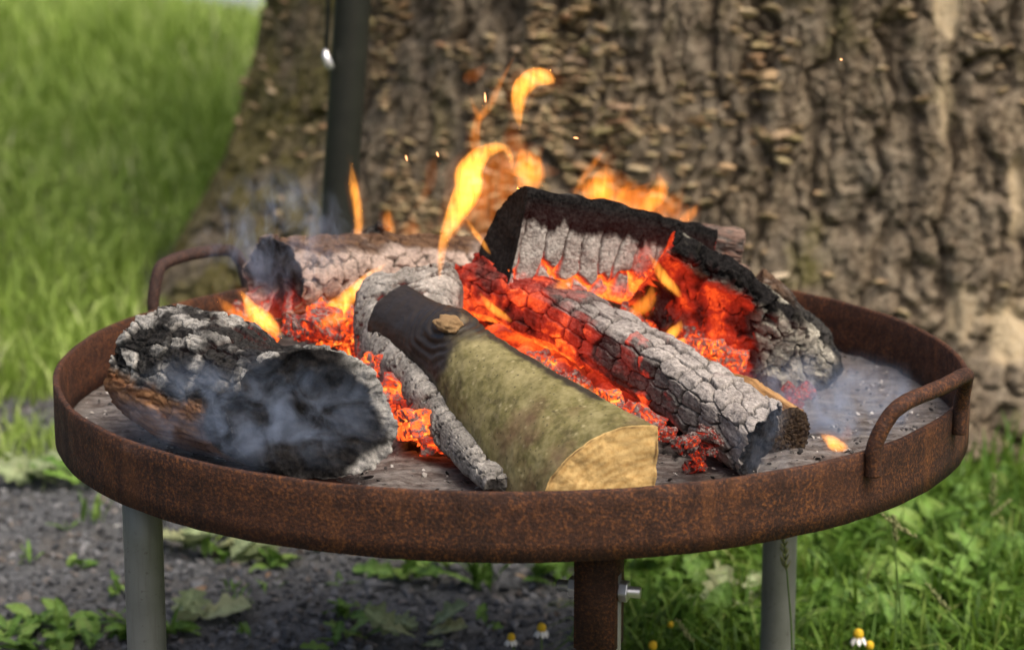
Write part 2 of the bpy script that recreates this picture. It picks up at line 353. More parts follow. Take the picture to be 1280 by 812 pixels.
MR = m_rust('rusty_steel'); MRI = m_rust('sooty_rusty_steel', (0.016, 0.012, 0.011), (0.045, 0.022, 0.016), (0.10, 0.05, 0.032))
bowl = empty('fire_bowl', (0, 0, 0)); setp(bowl, 'round shallow rusty steel fire bowl on legs holding the burning logs', 'fire bowl')
th = np.linspace(0, 2 * np.pi, 240, endpoint=False)
prof = [(RB, ZR - 0.061), (RB, ZR - 0.045), (RB, ZR - 0.03), (RB, ZR - 0.015), (RB, ZR - 0.0018), (RB - 0.0012, ZR - 0.0004), (RB - 0.003, ZR), (RB - 0.005, ZR - 0.0004), (RB - 0.0062, ZR - 0.0018), (RB - 0.0062, ZR - 0.02), (RB - 0.0062, ZR - 0.04), (RB - 0.0062, ZR - 0.061), (RB, ZR - 0.061)]
V = []
for r, z in prof:
    k = np.stack([np.cos(th) * 4, np.sin(th) * 4, 0 * th + z * 8], 1); wv_ = 0.0012 * fbm(k, 3, 3)
    V.append(np.stack([(r + wv_) * np.cos(th), (r + wv_) * np.sin(th), 0 * th + z + 0.0007 * fbm(k * 3, 9, 2)], 1))
V = np.concatenate(V); F = grid_faces(len(prof) - 1, 240); F = np.concatenate([F, np.stack([(len(prof) - 2) * 240 + np.arange(240), (len(prof) - 2) * 240 + (np.arange(240) + 1) % 240, (np.arange(240) + 1) % 240, np.arange(240)], 1)])
link('rim', np_mesh('rim', V[:(len(prof) - 1) * 240], F), MR, bowl)
def m_plate():
    t = NT('ashy_plate'); co = t.coord('Object'); n1 = t.noise(co, 130, 5, 0.65); n2 = t.noise(co, 12, 5, 0.6, 0.6); n3 = t.noise(t.coord('Object', (1, 3.2, 1)), 28, 5, 0.65)
    c = t.ramp(n1, [(0.3, (0.022, 0.017, 0.015)), (0.5, (0.06, 0.045, 0.037)), (0.72, (0.15, 0.125, 0.11))])
    c = t.mix(t.ramp(n3, [(0.40, 0), (0.62, 0.9)]), c, t.mix(n1, (0.08, 0.072, 0.066), (0.30, 0.28, 0.26)))
    c = t.mix(t.ramp(n2, [(0.45, 0), (0.7, 0.5)]), c, (0.055, 0.035, 0.028))
    t.pbsdf(c, 0.9, t.bump(t.math('ADD', n1, n3), 0.8, 0.004)); return t.m
rr = np.concatenate([np.linspace(0.0, RB - 0.006, 120)]); TT, RRR = np.meshgrid(th, rr); px_ = RRR * np.cos(TT); py_ = RRR * np.sin(TT)
pz = ZP - 0.001 + 0.0035 * ss(-0.1, 0.6, fbm(np.stack([px_.ravel() * 14, py_.ravel() * 14, 0 * px_.ravel()], 1), 8, 4)) + 0.0012 * fbm(np.stack([px_.ravel() * 90, py_.ravel() * 90, 0 * px_.ravel()], 1), 18, 2)
top_ = np.stack([px_.ravel(), py_.ravel(), pz], 1); bot_ = np.stack([(RB - 0.006) * np.cos(th), (RB - 0.006) * np.sin(th), 0 * th + ZR - 0.0602], 1)
V = np.concatenate([top_, bot_]); n0 = 119 * 240; F = [grid_faces(120, 240)[:, ::-1], np.stack([n0 + np.arange(240), n0 + (np.arange(240) + 1) % 240, 120 * 240 + (np.arange(240) + 1) % 240, 120 * 240 + np.arange(240)], 1)[:, ::-1], (120 * 240 + np.arange(240))[None]]
link('plate', np_mesh('plate', V, F), m_plate(), bowl)
# handles
def handle(a1, a2, hz, out, r=0.0082):
    def pt(a, rad, z): return np.array([rad * math.cos(a), rad * math.sin(a), z])
    m = (a1 + a2) / 2; R0 = RB + r * 0.75; k = 0.16 * (a2 - a1)
    P = [pt(a1, R0, ZR - 0.022), pt(a1, R0, ZR - 0.010), pt(a1, R0 + 0.001, ZR + 0.006), pt(a1 + k * 0.35, R0 + out * 0.45, ZR + hz * 0.65), pt(a1 + k, R0 + out * 0.8, ZR + hz * 0.93), pt(m, R0 + out, ZR + hz),
         pt(a2 - k, R0 + out * 0.8, ZR + hz * 0.93), pt(a2 - k * 0.35, R0 + out * 0.45, ZR + hz * 0.65), pt(a2, R0 + 0.001, ZR + 0.006), pt(a2, R0, ZR - 0.010), pt(a2, R0, ZR - 0.022)]
    V, F = tube(P, r, 14, 70); V = V + 0.0004 * np.stack([fbm(V * 120 + q, 4 + q, 2) for q in range(3)], 1)
    return np_mesh('handle', V, F)
def ang(px, py):
    g = G(px, py, ZR); return math.atan2(g[1], g[0])
a1, a2 = ang(1098, 566), ang(1192, 512)
link('handle', handle(a1, a2, 0.044, 0.014, 0.0072), MR, bowl)
b1, b2 = ang(200, 384), ang(292, 352)
link('handle', handle(b1, b2, 0.046, 0.004, 0.0068), MRI, bowl)
def m_galv():
    t = NT('galvanised_steel'); co = t.coord('Object'); n = t.noise(co, 26, 5, 0.6); v = t.noise(co, 160, 4); st = t.noise(t.coord('Object', (60, 60, 5)), 4, 3)
    c = t.mix(n, (0.16, 0.17, 0.155), (0.31, 0.32, 0.29)); c = t.mix(t.ramp(v, [(0.62, 0), (0.75, 0.6)]), c, (0.10, 0.085, 0.06)); c = t.mix(t.ramp(st, [(0.5, 0), (0.8, 0.35)]), c, (0.12, 0.11, 0.085))
    t.pbsdf(c, t.ramp(n, [(0.3, 0.42), (0.7, 0.6)]), t.bump(v, 0.15, 0.001), metal=0.45); return t.m
MG = m_galv()
def pipe(px, y, top=ZR - 0.0604, bot=0.0, r=0.0185):
    x = (px - 640) * (math.cos(PITCH) * (y + 2.5) + math.sin(PITCH) * 0.75) / FPX
    V, F = tube([(x, y, bot), (x, y, (bot + top) / 2), (x, y, top)], r, 32, 6); return np_mesh('leg', V, F), x
me, xl = pipe(179, -0.19); link('leg', me, MG, bowl)
me, xr = pipe(978, 0.15); link('leg', me, MG, bowl)
xs = (753 - 640) * 2.17 / FPX; ys = -0.36
me, _ = pipe(753, ys, 0.33, 0.0, 0.0165); inner = link('leg', me, MG, bowl)
bm = bmesh.new(); bmesh.ops.create_cube(bm, size=1, matrix=Matrix.Diagonal((0.0365, 0.0365, 0.106, 1))); bmesh.ops.bevel(bm, geom=bm.edges[:], offset=0.0025, segments=2, affect='EDGES')
slv = link('leg_sleeve', bm_mesh('leg_sleeve', bm), MR, bowl); slv.location = (xs, ys, ZR - 0.062 - 0.053); slv.rotation_euler = (0, 0, math.radians(-17))
def hexa(r, h):
    b = bmesh.new(); bmesh.ops.create_cone(b, cap_ends=True, segments=6, radius1=r, radius2=r, depth=h); bmesh.ops.bevel(b, geom=b.edges[:], offset=r * 0.08, segments=1, affect='EDGES'); return b
t = NT('zinc_bolt'); t.pbsdf((0.55, 0.56, 0.57), 0.35, metal=0.85); MZ = t.m
bo = link('bolt', bm_mesh('bolt', (lambda b: (bmesh.ops.create_cone(b, cap_ends=True, segments=16, radius1=0.005, radius2=0.005, depth=0.074), b)[1])(bmesh.new())), MZ, slv); bo.rotation_euler = (0, math.pi / 2, 0); bo.location = (0, 0, 0.0005)
for s, r in ((1, 0.0098), (-1, 0.0098)):
    nt = link('nut', bm_mesh('nut', hexa(r, 0.008), False), MZ, slv); nt.rotation_euler = (0, math.pi / 2, 0); nt.location = (s * 0.0225, 0, 0.0005)

# ================================================================== LOGS
def resample_closed(pts, n, rnd=2):
    P = np.asarray(pts, float)
    for _ in range(rnd):                                     # Chaikin corner rounding
        Q = np.roll(P, -1, 0); P = np.stack([P * 0.8 + Q * 0.2, P * 0.2 + Q * 0.8], 1).reshape(-1, 2)
    C = np.vstack([P, P[:1]]); d = np.r_[0, np.cumsum(np.linalg.norm(np.diff(C, axis=0), axis=1))]; u = np.linspace(0, d[-1], n, endpoint=False)
    return np.stack([np.interp(u, d, C[:, 0]), np.interp(u, d, C[:, 1])], 1)
def disc(n=40, a0=0, a1=360, r=1.0):
    a = np.radians(np.linspace(a0, a1, n, endpoint=(a1 - a0) < 360)); return [(r * math.cos(x), r * math.sin(x)) for x in a]
LOGC = {}
def make_log(name, spine, radii, prof, fn, nt=240, na=200, nc=26, rnd=2, up=(0, 0, 1), roll=0.0, split=None, parent=None, label=None, cat=None, mat=None, cap_mat=None, cap_name='end_face', twist=0.0, slant0=(0, 0), slant1=(0, 0), sl_len=0.3, ragged=0.0):
    """loft a profile along a spine with end caps, displace it with fn(ctx) -> dict(disp, ash, wood, heat, grain)"""
    sp = catmull(spine, na); rd = np.interp(np.linspace(0, 1, na), np.linspace(0, 1, len(radii)), radii)
    rd = catmull(np.c_[radii, radii, radii], na)[:, 0] if len(radii) > 2 else rd
    T = np.gradient(sp, axis=0); T /= np.linalg.norm(T, axis=1)[:, None]
    r = np.cross(T, np.asarray(up, float)); r /= np.linalg.norm(r, axis=1)[:, None]; u = np.cross(r, T)
    pr = resample_closed(prof, nt, rnd); cen = pr.mean(0)
    seglen = np.r_[0, np.cumsum(np.linalg.norm(np.diff(sp, axis=0), axis=1))]; L = seglen[-1]
    rings, meta = [], []
    def ring(i, k, capv):
        ro = roll + twist * i / (na - 1); c, s = math.cos(ro), math.sin(ro)
        q = cen + (pr - cen) * k; x = (q[:, 0] * c - q[:, 1] * s) * rd[i]; y = (q[:, 0] * s + q[:, 1] * c) * rd[i]
        P = sp[i] + r[i] * x[:, None] + u[i] * y[:, None]
        sl = slant0 if i < na / 2 else slant1; w = max(0, 1 - (seglen[i] / L) / sl_len) if i < na / 2 else max(0, 1 - (1 - seglen[i] / L) / sl_len)
        P = P + T[i] * ((x * sl[0] + y * sl[1]) * w)[:, None]
        if ragged: P = P + T[i] * (w * ragged * fbm(np.stack([x * 45 + 3, y * 45, 0 * x + (9 if i < na / 2 else 0)], 1), 17, 4) * (0.4 + 0.6 * k))[:, None]
        rings.append(P); ax = np.full(nt, seglen[i])
        meta.append(np.stack([ax, x, y, np.full(nt, i / (na - 1)), np.full(nt, float(capv)), np.full(nt, k), np.arange(nt) / nt], 1))
    for k in np.linspace(0, 1, nc, endpoint=False): ring(0, k, -1)
    for i in range(na): ring(i, 1.0, 0)
    for k in np.linspace(1, 0, nc + 1)[1:]: ring(na - 1, k, 1)
    V = np.concatenate(rings); M = np.concatenate(meta); nr = nc * 2 + na
    F = grid_faces(nr, nt)
    # normals
    A = V.reshape(nr, nt, 3); du = np.roll(A, -1, 1) - np.roll(A, 1, 1); dv = np.gradient(A, axis=0); N = np.cross(du, dv).reshape(-1, 3)
    N[M[:, 4] < 0] = -T[0]; N[M[:, 4] > 0] = T[-1]
    ln = np.linalg.norm(N, axis=1); N = N / np.maximum(ln, 1e-9)[:, None]
    out_ = (V - np.repeat(np.concatenate([np.repeat(sp[:1], nc, 0), sp, np.repeat(sp[-1:], nc, 0)]), nt, 0)); sd = M[:, 4] == 0
    if (N[sd] * out_[sd]).sum() < 0: N[sd] = -N[sd]; F = F[:, ::-1]
    ctx = dict(P=V, N=N, loc=M[:, :3], t=M[:, 3], cap=M[:, 4], k=M[:, 5], s=M[:, 6], L=L)
    e = fn(ctx)
    dN = N.copy()                                            # blend normals at the cap edge so that the skin stays closed
    D = e['disp'].copy()
    edge = (M[:, 4] != 0)
    V2 = V + dN * D[:, None]
    att = {k: (e[k] if k in e else np.zeros(len(V))) for k in ('ash', 'wood', 'heat', 'grain')}
    for k in e:
        if k not in ('disp',) and k not in att: att[k] = e[k]
    org = V2.mean(0); org[2] = V2[:, 2].min()
    fr = np.arange(nr - 1).repeat(nt)
    if split is None:
        o = link(name, np_mesh(name, V2 - org, F, att), mat, parent); o.location = org
        if label: setp(o, label, cat)
        LOGC[name] = (V2, N); return o
    o = empty(name, org) ; setp(o, label, cat)
    sel1 = fr >= nc + na - 1; sel0 = fr < nc
    def sub(mask, nm, mt):
        f = F[mask]; us, inv = np.unique(f, return_inverse=True)
        return link(nm, np_mesh(nm, V2[us] - org, inv.reshape(f.shape), {k: v[us] for k, v in att.items()}), mt, o)
    m1 = sel1 if 1 in split else np.zeros_like(sel1); m0 = sel0 if 0 in split else np.zeros_like(sel0)
    sub(~(m1 | m0), 'wood_body' if mat is None or cap_mat is None else 'bark', mat)
    if 1 in split: sub(m1, cap_name, cap_mat or mat)
    if 0 in split: sub(m0, cap_name, cap_mat or mat)
    LOGC[name] = (V2, N); return o
def cracks(loc, ca, cr, seed, warp=0.35, jit=0.85, wf=1.3):
    p = loc / np.array([ca, cr, cr]); w = np.stack([fbm(p * wf + 3.1 * q, seed + 50 + q, 2) for q in range(3)], 1)
    f1, f2, i = worley(p + w * warp, seed, jit); return f2 - f1, f1, i
def cells(c, ca, nper, seed, warp=0.25, jit=0.55, wf=1.0):
    """blocky checks on the skin of a log: axial size ca metres, nper checks round it (wraps)"""
    P = c['P']; w = np.stack([fbm(P * (wf / ca) + 5.3 * q, seed + 60 + q, 3) for q in range(2)], 1) * warp
    u = np.stack([c['loc'][:, 0] / ca + w[:, 0], c['s'] * nper + w[:, 1]], 1); i = np.floor(u); N = len(u)
    f1 = np.full(N, 9.0); f2 = np.full(N, 9.0); idd = np.zeros(N); ex = np.zeros(N); ey = np.zeros(N)
    for dx in (-1, 0, 1):
        for dy in (-1, 0, 1):
            k = i + np.array([dx, dy]); h = _hash(np.stack([k[:, 0], np.mod(k[:, 1], nper), 0 * k[:, 0]], 1), seed)
            ox = ((h & 1023) / 1023.0 - 0.5) * jit + 0.5 * 0; oy = (((h >> 10) & 1023) / 1023.0 - 0.5) * jit
            hx = _hash(np.stack([0 * k[:, 0], np.mod(k[:, 1], nper), 0 * k[:, 0]], 1), seed + 7); sh = (hx & 1023) / 1023.0 * 0.5
            vx, vy = k[:, 0] + 0.5 + ox + sh - u[:, 0], k[:, 1] + 0.5 + oy - u[:, 1]
            d = (np.abs(vx) ** 3 + np.abs(vy) ** 3) ** (1 / 3)
            n1 = d < f1; f2 = np.where(n1, f1, np.minimum(f2, d)); idd = np.where(n1, ((h >> 4) & 65535) / 65535.0, idd); ex = np.where(n1, vx, ex); ey = np.where(n1, vy, ey); f1 = np.where(n1, d, f1)
    tilt = ex * (np.mod(idd * 7.3, 1) - 0.5) + ey * (np.mod(idd * 13.7, 1) - 0.5)
    return f2 - f1, tilt, idd
def gauss(P, c, s): return np.exp(-(((P - np.asarray(c)) / np.asarray(s)) ** 2).sum(1))

# ---------- materials
MC = m_char('charred_wood')
MC_pink = m_char('pink_ash_wood', (0.14, 0.105, 0.088), (0.56, 0.45, 0.37))
MC_warm = m_char('pale_ash_wood', (0.17, 0.155, 0.12), (0.62, 0.58, 0.47))
MC_black = m_char('black_char', wood_lo=(0.13, 0.055, 0.024), wood_hi=(0.36, 0.19, 0.09), ash_lo=(0.075, 0.075, 0.075), ash_hi=(0.50, 0.48, 0.43), gloss=0.7)
MC_core = m_char('glowing_char', (0.10, 0.085, 0.08), (0.46, 0.42, 0.38), heat_str=1.2)
def m_green_bark():
    t = NT('green_bark'); co = t.coord('Object'); ch, kn = t.attr('ash'), t.attr('wood')
    n1 = t.noise(co, 30, 6, 0.65); n2 = t.noise(co, 170, 5, 0.62); n3 = t.noise(co, 13, 4, 0.55); n4 = t.noise(co, 420, 3, 0.6)
    c = t.ramp(n1, [(0.30, (0.058, 0.046, 0.016)), (0.46, (0.135, 0.118, 0.038)), (0.64, (0.25, 0.215, 0.095))])
    c = t.mix(t.ramp(n2, [(0.48, 0.0), (0.66, 0.42)]), c, (0.30, 0.26, 0.13))
    c = t.mix(t.ramp(n2, [(0.32, 0.45), (0.44, 0.0)]), c, (0.06, 0.055, 0.018))
    c = t.mix(t.ramp(n3, [(0.52, 0), (0.66, 0.7)]), c, t.mix(n2, (0.07, 0.03, 0.018), (0.19, 0.10, 0.055)))
    c = t.mix(t.ramp(n4, [(0.70, 0), (0.76, 0.7)]), c, (0.035, 0.028, 0.015))
    vd = t.voronoi(co, 150); c = t.mix(t.ramp(vd, [(0.10, 0.75), (0.20, 0.0)]), c, (0.045, 0.035, 0.018)); vd2 = t.voronoi(co, 85); c = t.mix(t.ramp(vd2, [(0.08, 0.6), (0.2, 0.0)]), c, (0.36, 0.31, 0.17))
    c = t.mix(t.attr('grain'), c, (0.23, 0.15, 0.10))
    c = t.mix(ch, c, t.mix(n2, (0.010, 0.0085, 0.008), (0.035, 0.026, 0.02)))
    t.pbsdf(c, t.ramp(ch, [(0, 0.62), (1, 0.45)]), t.bump(t.math('ADD', n2, t.math('MULTIPLY', n4, 0.5)), 0.22, 0.0012), spec=0.35); return t.m
def m_cut():
    t = NT('cut_wood'); co = t.coord('Object'); rad = t.attr('rad'); n1 = t.noise(co, 55, 5, 0.6); n2 = t.noise(co, 330, 4, 0.65); saw = t.noise(t.coord('Object', (1, 1, 2.2)), 120, 4, 0.65)
    ph = t.math('ADD', t.math('MULTIPLY', rad, 900.0), t.math('MULTIPLY', n1, 6.0)); rg = t.math('ADD', t.math('MULTIPLY', t.math('SINE', ph), 0.5), 0.5)
    c = t.mix(t.math('MULTIPLY', rg, t.ramp(n1, [(0.35, 0.35), (0.65, 0.8)])), (0.70, 0.48, 0.19), (0.48, 0.28, 0.09)); c = t.mix(t.ramp(saw, [(0.45, 0), (0.75, 0.3)]), c, (0.80, 0.60, 0.29))
    c = t.mix(t.ramp(n2, [(0.38, 0.45), (0.54, 0)]), c, (0.38, 0.21, 0.07)); c = t.mix(t.attr('edge'), c, (0.10, 0.05, 0.022))
    t.pbsdf(c, 0.85, t.bump(t.math('ADD', saw, n2), 0.25, 0.001), spec=0.2); return t.m

# ---------- A: fresh split log with green bark, sawn end towards the camera
def fnA(c):
    P, loc, t = c['P'], c['loc'], c['t']; side = c['cap'] == 0
    d = 0.0009 * fbm(P * 60, 1, 4) + 0.0028 * fbm(P * 12, 2, 2)
    kn = gauss(P, KNOT, (0.030, 0.030, 0.024)); d = d + 0.008 * kn * side
    rk = np.linalg.norm((P - KNOT) * np.array([1, 1, 1.1]), axis=1); d = d + 0.0013 * np.sin(rk * 620 + 4 * fbm(P * 30, 9, 2)) * np.exp(-(rk / 0.045) ** 2) * side
    ch = ss(0.40, 0.27, t + 0.12 * fbm(P * 22, 5, 4)); ch = np.maximum(ch, ss(0.040, 0.012, np.abs(c['s'] - 0.262) + 0.022 * fbm(P * 40, 6, 3) + 0.05 * ss(0.7, 0.95, t)) * 0.95)
    flat = c['flatm'] if 'flatm' in c else 0
    cap = c['cap'] > 0
    d = np.where(cap, 0.0003 * fbm(P * 90, 7, 3), d)
    rad = np.linalg.norm(loc[:, 1:], axis=1); edge = np.where(cap, ss(0.93, 0.975, c['k'] + 0.035 * fbm(P * 70, 8, 3)), 0)
    return dict(disp=d, ash=np.where(c['cap'] < 0, 1.0, ch), wood=kn, heat=0 * d, grain=0.5 * np.exp(-(rk / 0.03) ** 2), rad=rad, edge=edge)
RA = [0.045, 0.042, 0.049, 0.064, 0.076, 0.082, 0.086]; CA0, CA1 = U(506, 354, 0.0), U(818, 534, -0.345)
SPA = [CA0 + (CA1 - CA0) * k / 6 - np.array([0, 0, RA[k] * (0.98 if k < 6 else 0.96)]) for k in range(7)]; KNOT = U(563, 402, -0.105)
profA = [(0, 0), (0.0, 0.45), (-0.02, 0.97)] + disc(30, 88, -12)[0:] + [(0.5, -0.13)]
logA = make_log('split_log', SPA, RA, profA, fnA, nt=260, na=200, rnd=1, split=(1,), mat=m_green_bark(), cap_mat=m_cut(), cap_name='sawn_end',
                label='split log with smooth green bark and a pale yellow sawn end at the front', cat='log', slant1=(-0.55, -0.10), ragged=0.0025)
# knot stub on it
t = NT('pale_knot'); co = t.coord('Object'); n = t.noise(co, 190, 5, 0.65); t.pbsdf(t.ramp(n, [(0.3, (0.16, 0.07, 0.025)), (0.46, (0.48, 0.28, 0.12)), (0.68, (0.72, 0.50, 0.26))]), 0.8, t.bump(n, 0.9, 0.004))
V2, N2 = LOGC['split_log']; vx, vy = proj(V2); i = np.argmin((vx - 563) ** 2 + (vy - 407) ** 2 + 1e6 * (N2[:, 1] > 0)); kp, kn_ = V2[i], N2[i]
bm = bmesh.new(); bmesh.ops.create_icosphere(bm, subdivisions=4, radius=1)
for v in bm.verts:
    q = np.array(v.co); f = 1 + 0.30 * float(fbm(q[None] * 1.8, 3, 3)[0]); v.co = Vector(q * f)
kb = link('knot', bm_mesh('knot', bm), t.m, logA); kb.location = Vector(kp - np.array(logA.location)) + Vector(kn_) * 0.001; kb.scale = (0.014, 0.010, 0.008); kb.rotation_euler = (0.5, 0.2, -0.3)

# ---------- B: ash-grey log under it
def fnB(c):
    P, loc, t = c['P'], c['loc'], c['t']
    e, tl, i = cells(c, 0.017, 3, 3, 0.30, 0.75); cr = ss(0.0, 0.09, e); e2, _, i2 = cells(c, 0.030, 46, 13, 0.6); c2 = ss(0.0, 0.10, e2)
    d = -0.0048 * (1 - cr) + 0.0003 * (i - 0.5) - 0.0005 * (1 - c2) + 0.002 * fbm(P * 30, 4, 3)
    low = ss(0.012, -0.030, loc[:, 2]) * ss(0.0, 0.02, loc[:, 1]); hot = ss(0.75, 0.25, t) * low
    heat = np.clip(hot * (0.35 + 0.6 * (1 - cr)), 0, 1) + (1 - cr) * 0.25 * ss(0.8, 0.2, t)
    ash = cr * (0.55 + 0.35 * ss(-0.2, 0.3, fbm(P * 35, 6, 3)) + 0.1 * i2)
    return dict(disp=d, ash=np.clip(ash, 0, 1) * (1 - 0.5 * hot), wood=0 * d, heat=heat, grain=i2)
make_log('ashen_log', [U(512, 369, 0.075), U(510, 424, 0.0), U(545, 482, -0.095), U(586, 544, -0.19), U(622, 606, -0.30)], [0.056, 0.050, 0.037, 0.026, 0.013], [(1, -0.7), (1.0, 0.2), (0.7, 0.62), (-0.7, 0.66), (-1, 0.2), (-1, -0.7)], fnB, nt=220, na=230, mat=MC, rnd=3, ragged=0.012, slant0=(0.3, 0.0),
         label='grey ash-covered log with cross cracks lying under the green-barked log', cat='log')

# ---------- C: big black log at front left
def fnC(c):
    P, loc, t, N = c['P'], c['loc'], c['t'], c['N']; cap = c['cap'] > 0
    e, tl, i = cells(c, 0.034, 28, 5, 0.35, 0.6); cr = ss(0.0, 0.12, e); e2, _, i2 = cells(c, 0.022, 60, 15, 0.7); c2 = ss(0, 0.12, e2)
    upm = ss(0.05, 0.55, N[:, 2] + 0.2 * fbm(P * 25, 7, 3)); mid = ss(0.32, 0.5, t)
    d = (-0.0055 * (1 - cr) + 0.005 * (i - 0.5) + 0.007 * tl - 0.0013 * (1 - c2)) * (0.25 + 0.75 * upm) + 0.004 * fbm(P * 11, 8, 2) + 0.0016 * fbm(loc * np.array([50, 260, 260]), 88, 3)
    d = d - 0.012 * upm * gauss(P, U(352, 420, -0.17), (0.05, 0.06, 0.05))
    ash = upm * cr * (1 - 0.8 * ss(0.55, 0.75, t) * ss(0.75, 0.35, N[:, 2])) * (0.02 + 0.9 * ss(0.46, 0.85, i * 0.7 + 0.6 * fbm(P * 28, 9, 3) + 0.22 * (1 - mid))) * (0.3 + 0.7 * c2) + 0.03 * c2
    wl = loc[:, 2] / 0.067; wood = ss(0.16, 0.0, wl + 0.12 * fbm(P * 22, 11, 3)) * ss(-0.95, -0.55, wl) * ss(-0.2, 0.02, loc[:, 1] / 0.067) * ss(0.85, 0.65, t + 0.1 * fbm(P * 18, 12, 2))
    gr = 0.5 + 0.5 * fbm(loc * np.array([12, 160, 160]), 14, 3)
    # burnt-out end: dished, black, with a white ash lip on the right
    lip = ss(0.78, 0.93, c['k'] + 0.10 * fbm(P * 40, 16, 3)); right = ss(0.22, 0.55, -loc[:, 1] / 0.067 + 0.3 * fbm(P * 20, 19, 2))
    dc = -0.010 * (1 - ss(0.3, 1.0, c['k'])) + 0.004 * fbm(P * 22, 17, 3)
    d = np.where(cap, dc, d); ash = np.where(cap, lip * right * 1.0, ash); ash = np.maximum(ash, (c['cap'] == 0) * ss(0.93, 0.985, t) * ss(0.0, 0.5, -loc[:, 1] / 0.067) * 0.95)
    wood = np.where(c['cap'] != 0, 0, wood); heat = 0.55 * (1 - cr) * gauss(P, U(345, 425, -0.14), (0.05, 0.05, 0.03)) * (c['cap'] == 0)
    return dict(disp=d, ash=np.clip(ash, 0, 1), wood=wood * 0.9, heat=heat, grain=gr)
profC = [(math.cos(a) * (1 + 0.07 * math.cos(3 * a + 1)), math.sin(a) * (1 + 0.06 * math.cos(2 * a))) for a in np.linspace(0, 2 * np.pi, 36, endpoint=False)]
make_log('black_log', [U(205, 456, -0.055), U(300, 490, -0.155), U(392, 518, -0.255)], [0.062, 0.068, 0.066, 0.063], profC, fnC, nt=320, na=240, nc=40, mat=MC_black, split=(1,), cap_name='burnt_end', slant1=(-0.62, -0.15), sl_len=0.42, ragged=0.009,
         label='thick black charred log with a dished burnt end at the front left', cat='log')

# ---------- D: log at back left
def fnD(c):
    P, loc, t, N = c['P'], c['loc'], c['t'], c['N']; cap = c['cap'] < 0
    e, tl, i = cells(c, 0.022, 11, 25, 0.45, 0.8); cr = ss(0.0, 0.10, e); e2, _, i2 = cells(c, 0.010, 44, 35, 0.7); c2 = ss(0, 0.12, e2)
    d = -0.0060 * (1 - cr) + 0.004 * (i - 0.5) + 0.006 * tl - 0.0008 * (1 - c2) + 0.004 * fbm(P * 20, 28, 3)
    topb = ss(0.82, 0.95, N[:, 2] + 0.1 * fbm(P * 25, 27, 2))
    ash = cr * (0.75 + 0.25 * i2) * (1 - 0.9 * topb)
    low = ss(0.1, -0.6, loc[:, 2] / 0.047 + 0.3 * fbm(P * 30, 29, 2))
    dc = -0.006 * (1 - c['k']) - 0.005 * low * (1 - cr) + 0.003 * fbm(P * 40, 30, 4)
    d = np.where(cap, dc, d); ash = np.where(cap, 0.04 + 0.85 * low * cr * ss(0.25, 0.6, i), ash)
    heat = np.where(cap, low * (0.30 + 0.45 * (1 - cr)), 0.30 * (1 - cr) * ss(0.3, -0.5, loc[:, 2] / 0.047) + 0.16 * ss(0.2, -0.6, loc[:, 2] / 0.047))
    return dict(disp=d, ash=np.clip(ash, 0, 1), wood=0.35 * topb * (c['cap'] == 0), heat=heat, grain=i2)
make_log('pinkish_log', [U(343, 349, 0.16), U(480, 345, 0.26), U(640, 342, 0.36)], [0.0455, 0.046, 0.045], [(math.cos(a) * 1.08, math.sin(a) * (0.95 + 0.06 * math.cos(3 * a))) for a in np.linspace(0, 2 * np.pi, 30, endpoint=False)], fnD, nt=240, na=240, nc=34, mat=MC_pink, split=(0,), cap_name='burnt_end', ragged=0.008,
         label='round log with pinkish grey ash sides and a black end at the back left', cat='log')

# ---------- E: long square glowing stick
def fnE(c):
    P, loc, t, N = c['P'], c['loc'], c['t'], c['N']
    e, tl, i = cells(c, 0.025, 12, 45, 0.22, 0.5); cr = ss(0.0, 0.10, e); e2, _, i2 = cells(c, 0.011, 34, 46, 0.6); c2 = ss(0, 0.12, e2)
    d = -0.0055 * (1 - cr) + 0.004 * (i - 0.5) + 0.004 * tl - 0.0011 * (1 - c2) + 0.003 * fbm(P * 24, 47, 3)
    upm = ss(0.35, 0.8, N[:, 2] + 0.25 * fbm(P * 30, 48, 3)); far = ss(0.78, 0.25, t + 0.10 * fbm(P * 16, 49, 2))
    ash = cr * (0.30 * ss(0.35, 0.75, t) + 0.75 * upm * ss(0.22, 0.45, t) + 0.45 * ss(0.55, 0.85, t) + 0.12 * i2)
    pat = ss(0.70, 0.86, i + 0.15 * i2) * ss(0.95, 0.6, t) * ss(0.2, 0.5, t) * (1 - 0.0 * upm)
    heat = far * (0.27 + 0.14 * i2 + 0.22 * i) * (0.25 + 0.75 * cr) * (0.55 + 0.6 * ss(-0.25, 0.25, fbm(P * 26, 93, 3))) * (1 - 0.75 * upm * ss(0.20, 0.42, t)) + 0.40 * pat * cr * ss(-0.1, 0.3, fbm(P * 45, 98, 3)); heat = heat + 0.35 * far * ss(0.0, -0.8, N[:, 2])
    capm = c['cap'] > 0
    return dict(disp=np.where(c['cap'] != 0, 0.003 * fbm(P * 50, 44, 3) - 0.004 * (1 - c['k']), d), ash=np.where(capm, 0.03, np.clip(ash * (1 - 0.55 * pat), 0, 1)), wood=0 * d, heat=np.clip(np.where(capm, 0, heat), 0, 1), grain=i2)
sq = [(-1, -0.92), (1.0, -1.0), (1.02, 0.9), (-0.9, 1.0)]
make_log('glowing_stick', [U(592, 352, 0.10), U(720, 405, 0.0), U(850, 478, -0.10), U(952, 549, -0.205)], [0.030, 0.030, 0.0315, 0.033], sq, fnE, nt=240, na=320, rnd=2, roll=0.12, twist=-0.2, mat=MC_core, split=(1,), cap_name='burnt_end', slant1=(0.55, 0.1), ragged=0.012,
         label='long square stick glowing red at its upper end and ash grey towards the front', cat='log')

